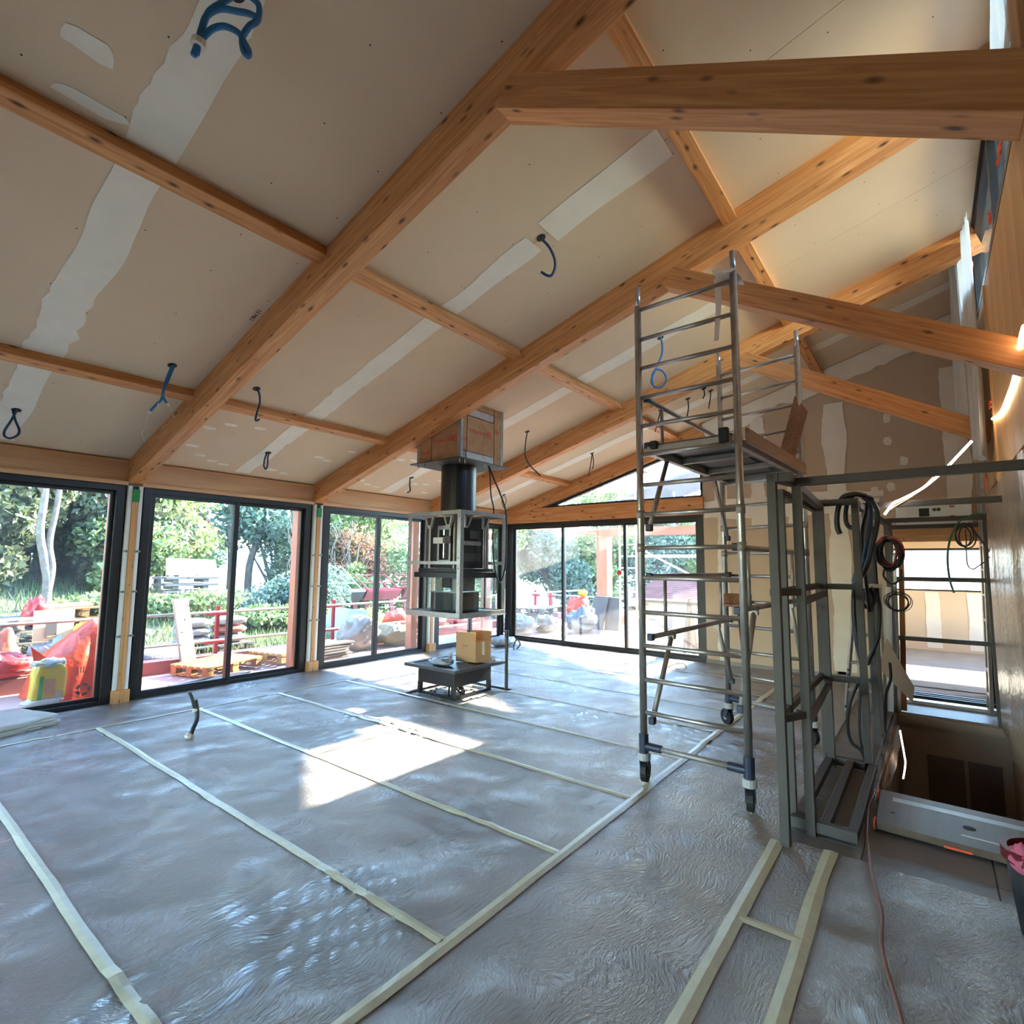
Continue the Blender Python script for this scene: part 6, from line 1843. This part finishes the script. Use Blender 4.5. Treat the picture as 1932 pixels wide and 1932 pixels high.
for k, (x, y, rx, h, m_, lab) in enumerate(((7.2, 12.6, 1.6, 1.5, 'leaf_blue', 'blue-green hedge on the bank outside the second window'), (5.9, 11.2, 1.1, 0.55, 'leaf', 'low green shrub below the hedge outside the second window'), (3.9, 12.0, 1.6, 0.5, 'leaf', 'low green growth on the bank left of the plank'), (9.6, 16.0, 1.3, 3.4, 'leaf_dark', 'dark conifer beside the exterior post of the second window'), (7.0, 10.4, 0.8, 0.5, 'leaf_fresh', 'fresh green weeds by the railing'))):
    rr = random.Random(60 + k)
    z0 = hgt(x, y)
    t = thing('garden_shrub', (x, y, z0), lab, 'shrub', 'shrubs on the bank')
    blobs = [(x + rr.uniform(-rx, rx) * 0.8, y + rr.uniform(-0.4, 0.4), z0 + h * rr.uniform(0.25, 0.8), rx * 0.5, 0.5, h * 0.35) for _ in range(8)]
    vs_, fs = leaf_cloud(rr, blobs, 7000 if h > 1 else 3500, 0.055)
    MB_fast(vs_, fs, 'foliage', m_, t)
    st_ = MB()
    for bl in blobs[:5]:
        st_.tube([(bl[0], bl[1], z0 - 0.1), (bl[0], bl[1], bl[2])], 0.02, 5)
    st_.build('stems', 'bark_dark', t)
# grass tufts on the bank
gv, gf = [], []
rr = random.Random(77)
for k in range(16000):
    x, y = rr.uniform(1, 11), 9.3 + 8 * rr.random() ** 1.3
    z = hgt(x, y)
    hh = rr.uniform(0.06, 0.24)
    a = rr.random() * 6.28
    w = Vector((math.cos(a), math.sin(a), 0)) * 0.012
    tip = Vector((x + rr.gauss(0, 0.05), y + rr.gauss(0, 0.05), z + hh))
    i = len(gv)
    gv += [Vector((x, y, z)) - w, Vector((x, y, z)) + w, tip]
    gf.append((i, i + 1, i + 2))
go = MB_fast(gv, gf, 'bank_grass', 'grass', None)
tag(go, 'thin grass growing on the bank beyond the terrace', 'grass', kind='stuff')
# window 3 and gable: broad-leaved trees
for k, (x, y, h, r, m_, n, lab) in enumerate((
    (9.6, 17.8, 4.6, 2.0, 'leaf_blue', 9000, 'bluish leafy tree behind the blue-grey work platform'),
    (12.6, 17.4, 4.8, 2.2, 'leaf', 9000, 'green leafy tree behind the red work platforms'),
    (10.9, 15.4, 3.4, 1.2, 'leaf_rust', 3000, 'shrub with rusty leaves above the work platforms'),
    (10.4, 14.5, 2.3, 0.8, 'leaf_fresh', 2500, 'fresh yellow-green shrub between the work platforms'),
    (14.6, 14.6, 4.6, 1.9, 'leaf_fresh', 11000, 'sunlit leafy tree seen through the left gable pane'),
    (17.0, 14.2, 5.0, 2.0, 'leaf', 12000, 'big leafy tree between the left and middle gable panes'),
    (19.4, 13.0, 5.2, 2.0, 'leaf_blue', 12000, 'bluish tree seen through the middle gable pane'),
    (21.8, 11.8, 5.4, 2.1, 'leaf', 12000, 'leafy tree left of the brown corner post'),
    (24.6, 11.0, 5.6, 2.2, 'leaf_blue', 12000, 'bluish tree behind the brown corner post'),
    (26.5, 9.0, 5.6, 2.2, 'leaf', 11000, 'leafy tree behind the terracotta roofed house'),
    (27.5, 6.6, 5.2, 2.2, 'leaf_blue', 9000, 'tree right behind the terracotta roofed house'),
    (14.0, 20.0, 6.0, 2.4, 'leaf_blue', 9000, 'tall tree beyond the far window corner'))):
    tree('garden_tree', x, y, h, r, m_, 'bark', lab, 90 + k, n=n, size=0.10 if y > 15.45 or x > 15 else 0.06, trunk_h=0.16, dens=11, zb=hgt(x, y) if x < 15 else -0.5)
tw_ = thing('bare_shrub', (9.1, 14.6, -0.5), 'tangle of bare pale branches behind the blue-grey work platform', 'shrub', 'shrubs on the bank')
rr = random.Random(5)
tbm = MB()
for k in range(26):
    x, y, z = 9.1 + rr.uniform(-0.9, 1.6), 14.6 + rr.uniform(-0.3, 0.3), rr.uniform(0.2, 1.2)
    pts = [(x, y, z)]
    for j in range(5):
        x += rr.uniform(-0.22, 0.22)
        z += rr.uniform(0.22, 0.5)
        pts.append((x, y + rr.uniform(-0.1, 0.1), z))
    tbm.tube(smoothpath(pts, 3), 0.012, 5)
tag(tbm.build('branches', 'bark', tw_, smooth=True), kind='stuff')
# behind the camera and beyond the right wall: a few trees so reflections are not empty
for k, (x, y) in enumerate(((-14, 2), (-13, 9), (-12, -6))):
    tree('garden_tree', x, y, 6, 2.2, 'leaf', 'bark', 'leafy tree behind the camera, %s of three' % ('middle', 'leftmost', 'rightmost')[k], 130 + k, n=2500, size=0.2, trunk_h=0.2, dens=8, zb=-0.4)
def fn(u, v):
    return (-60 + 56 * u, -40 + 80 * v, -0.4)
struct(MB().grid(fn, 4, 4).build('ground_behind', 'ground'))
def fn(u, v):
    return (-4.1 + 13.1 * u, -40 + 39.2 * v, -0.45)
struct(MB().grid(fn, 4, 4).build('ground_right', 'ground'))
struct(MB().box(-4.1, 9.0, -9.0, -0.75, 3.3, 3.45).build('bounce_blocking_roof', 'steel'))  # added dark roof that cuts light bouncing up into the clerestory
# power line
tag(MB().tube([(9.1, 19, 3.05), (14, 19, 2.5)], 0.012, 5).build('power_line', 'rubber', origin=(9.1, 19, 3)), 'thin power line against the sky in the second window', 'cable')
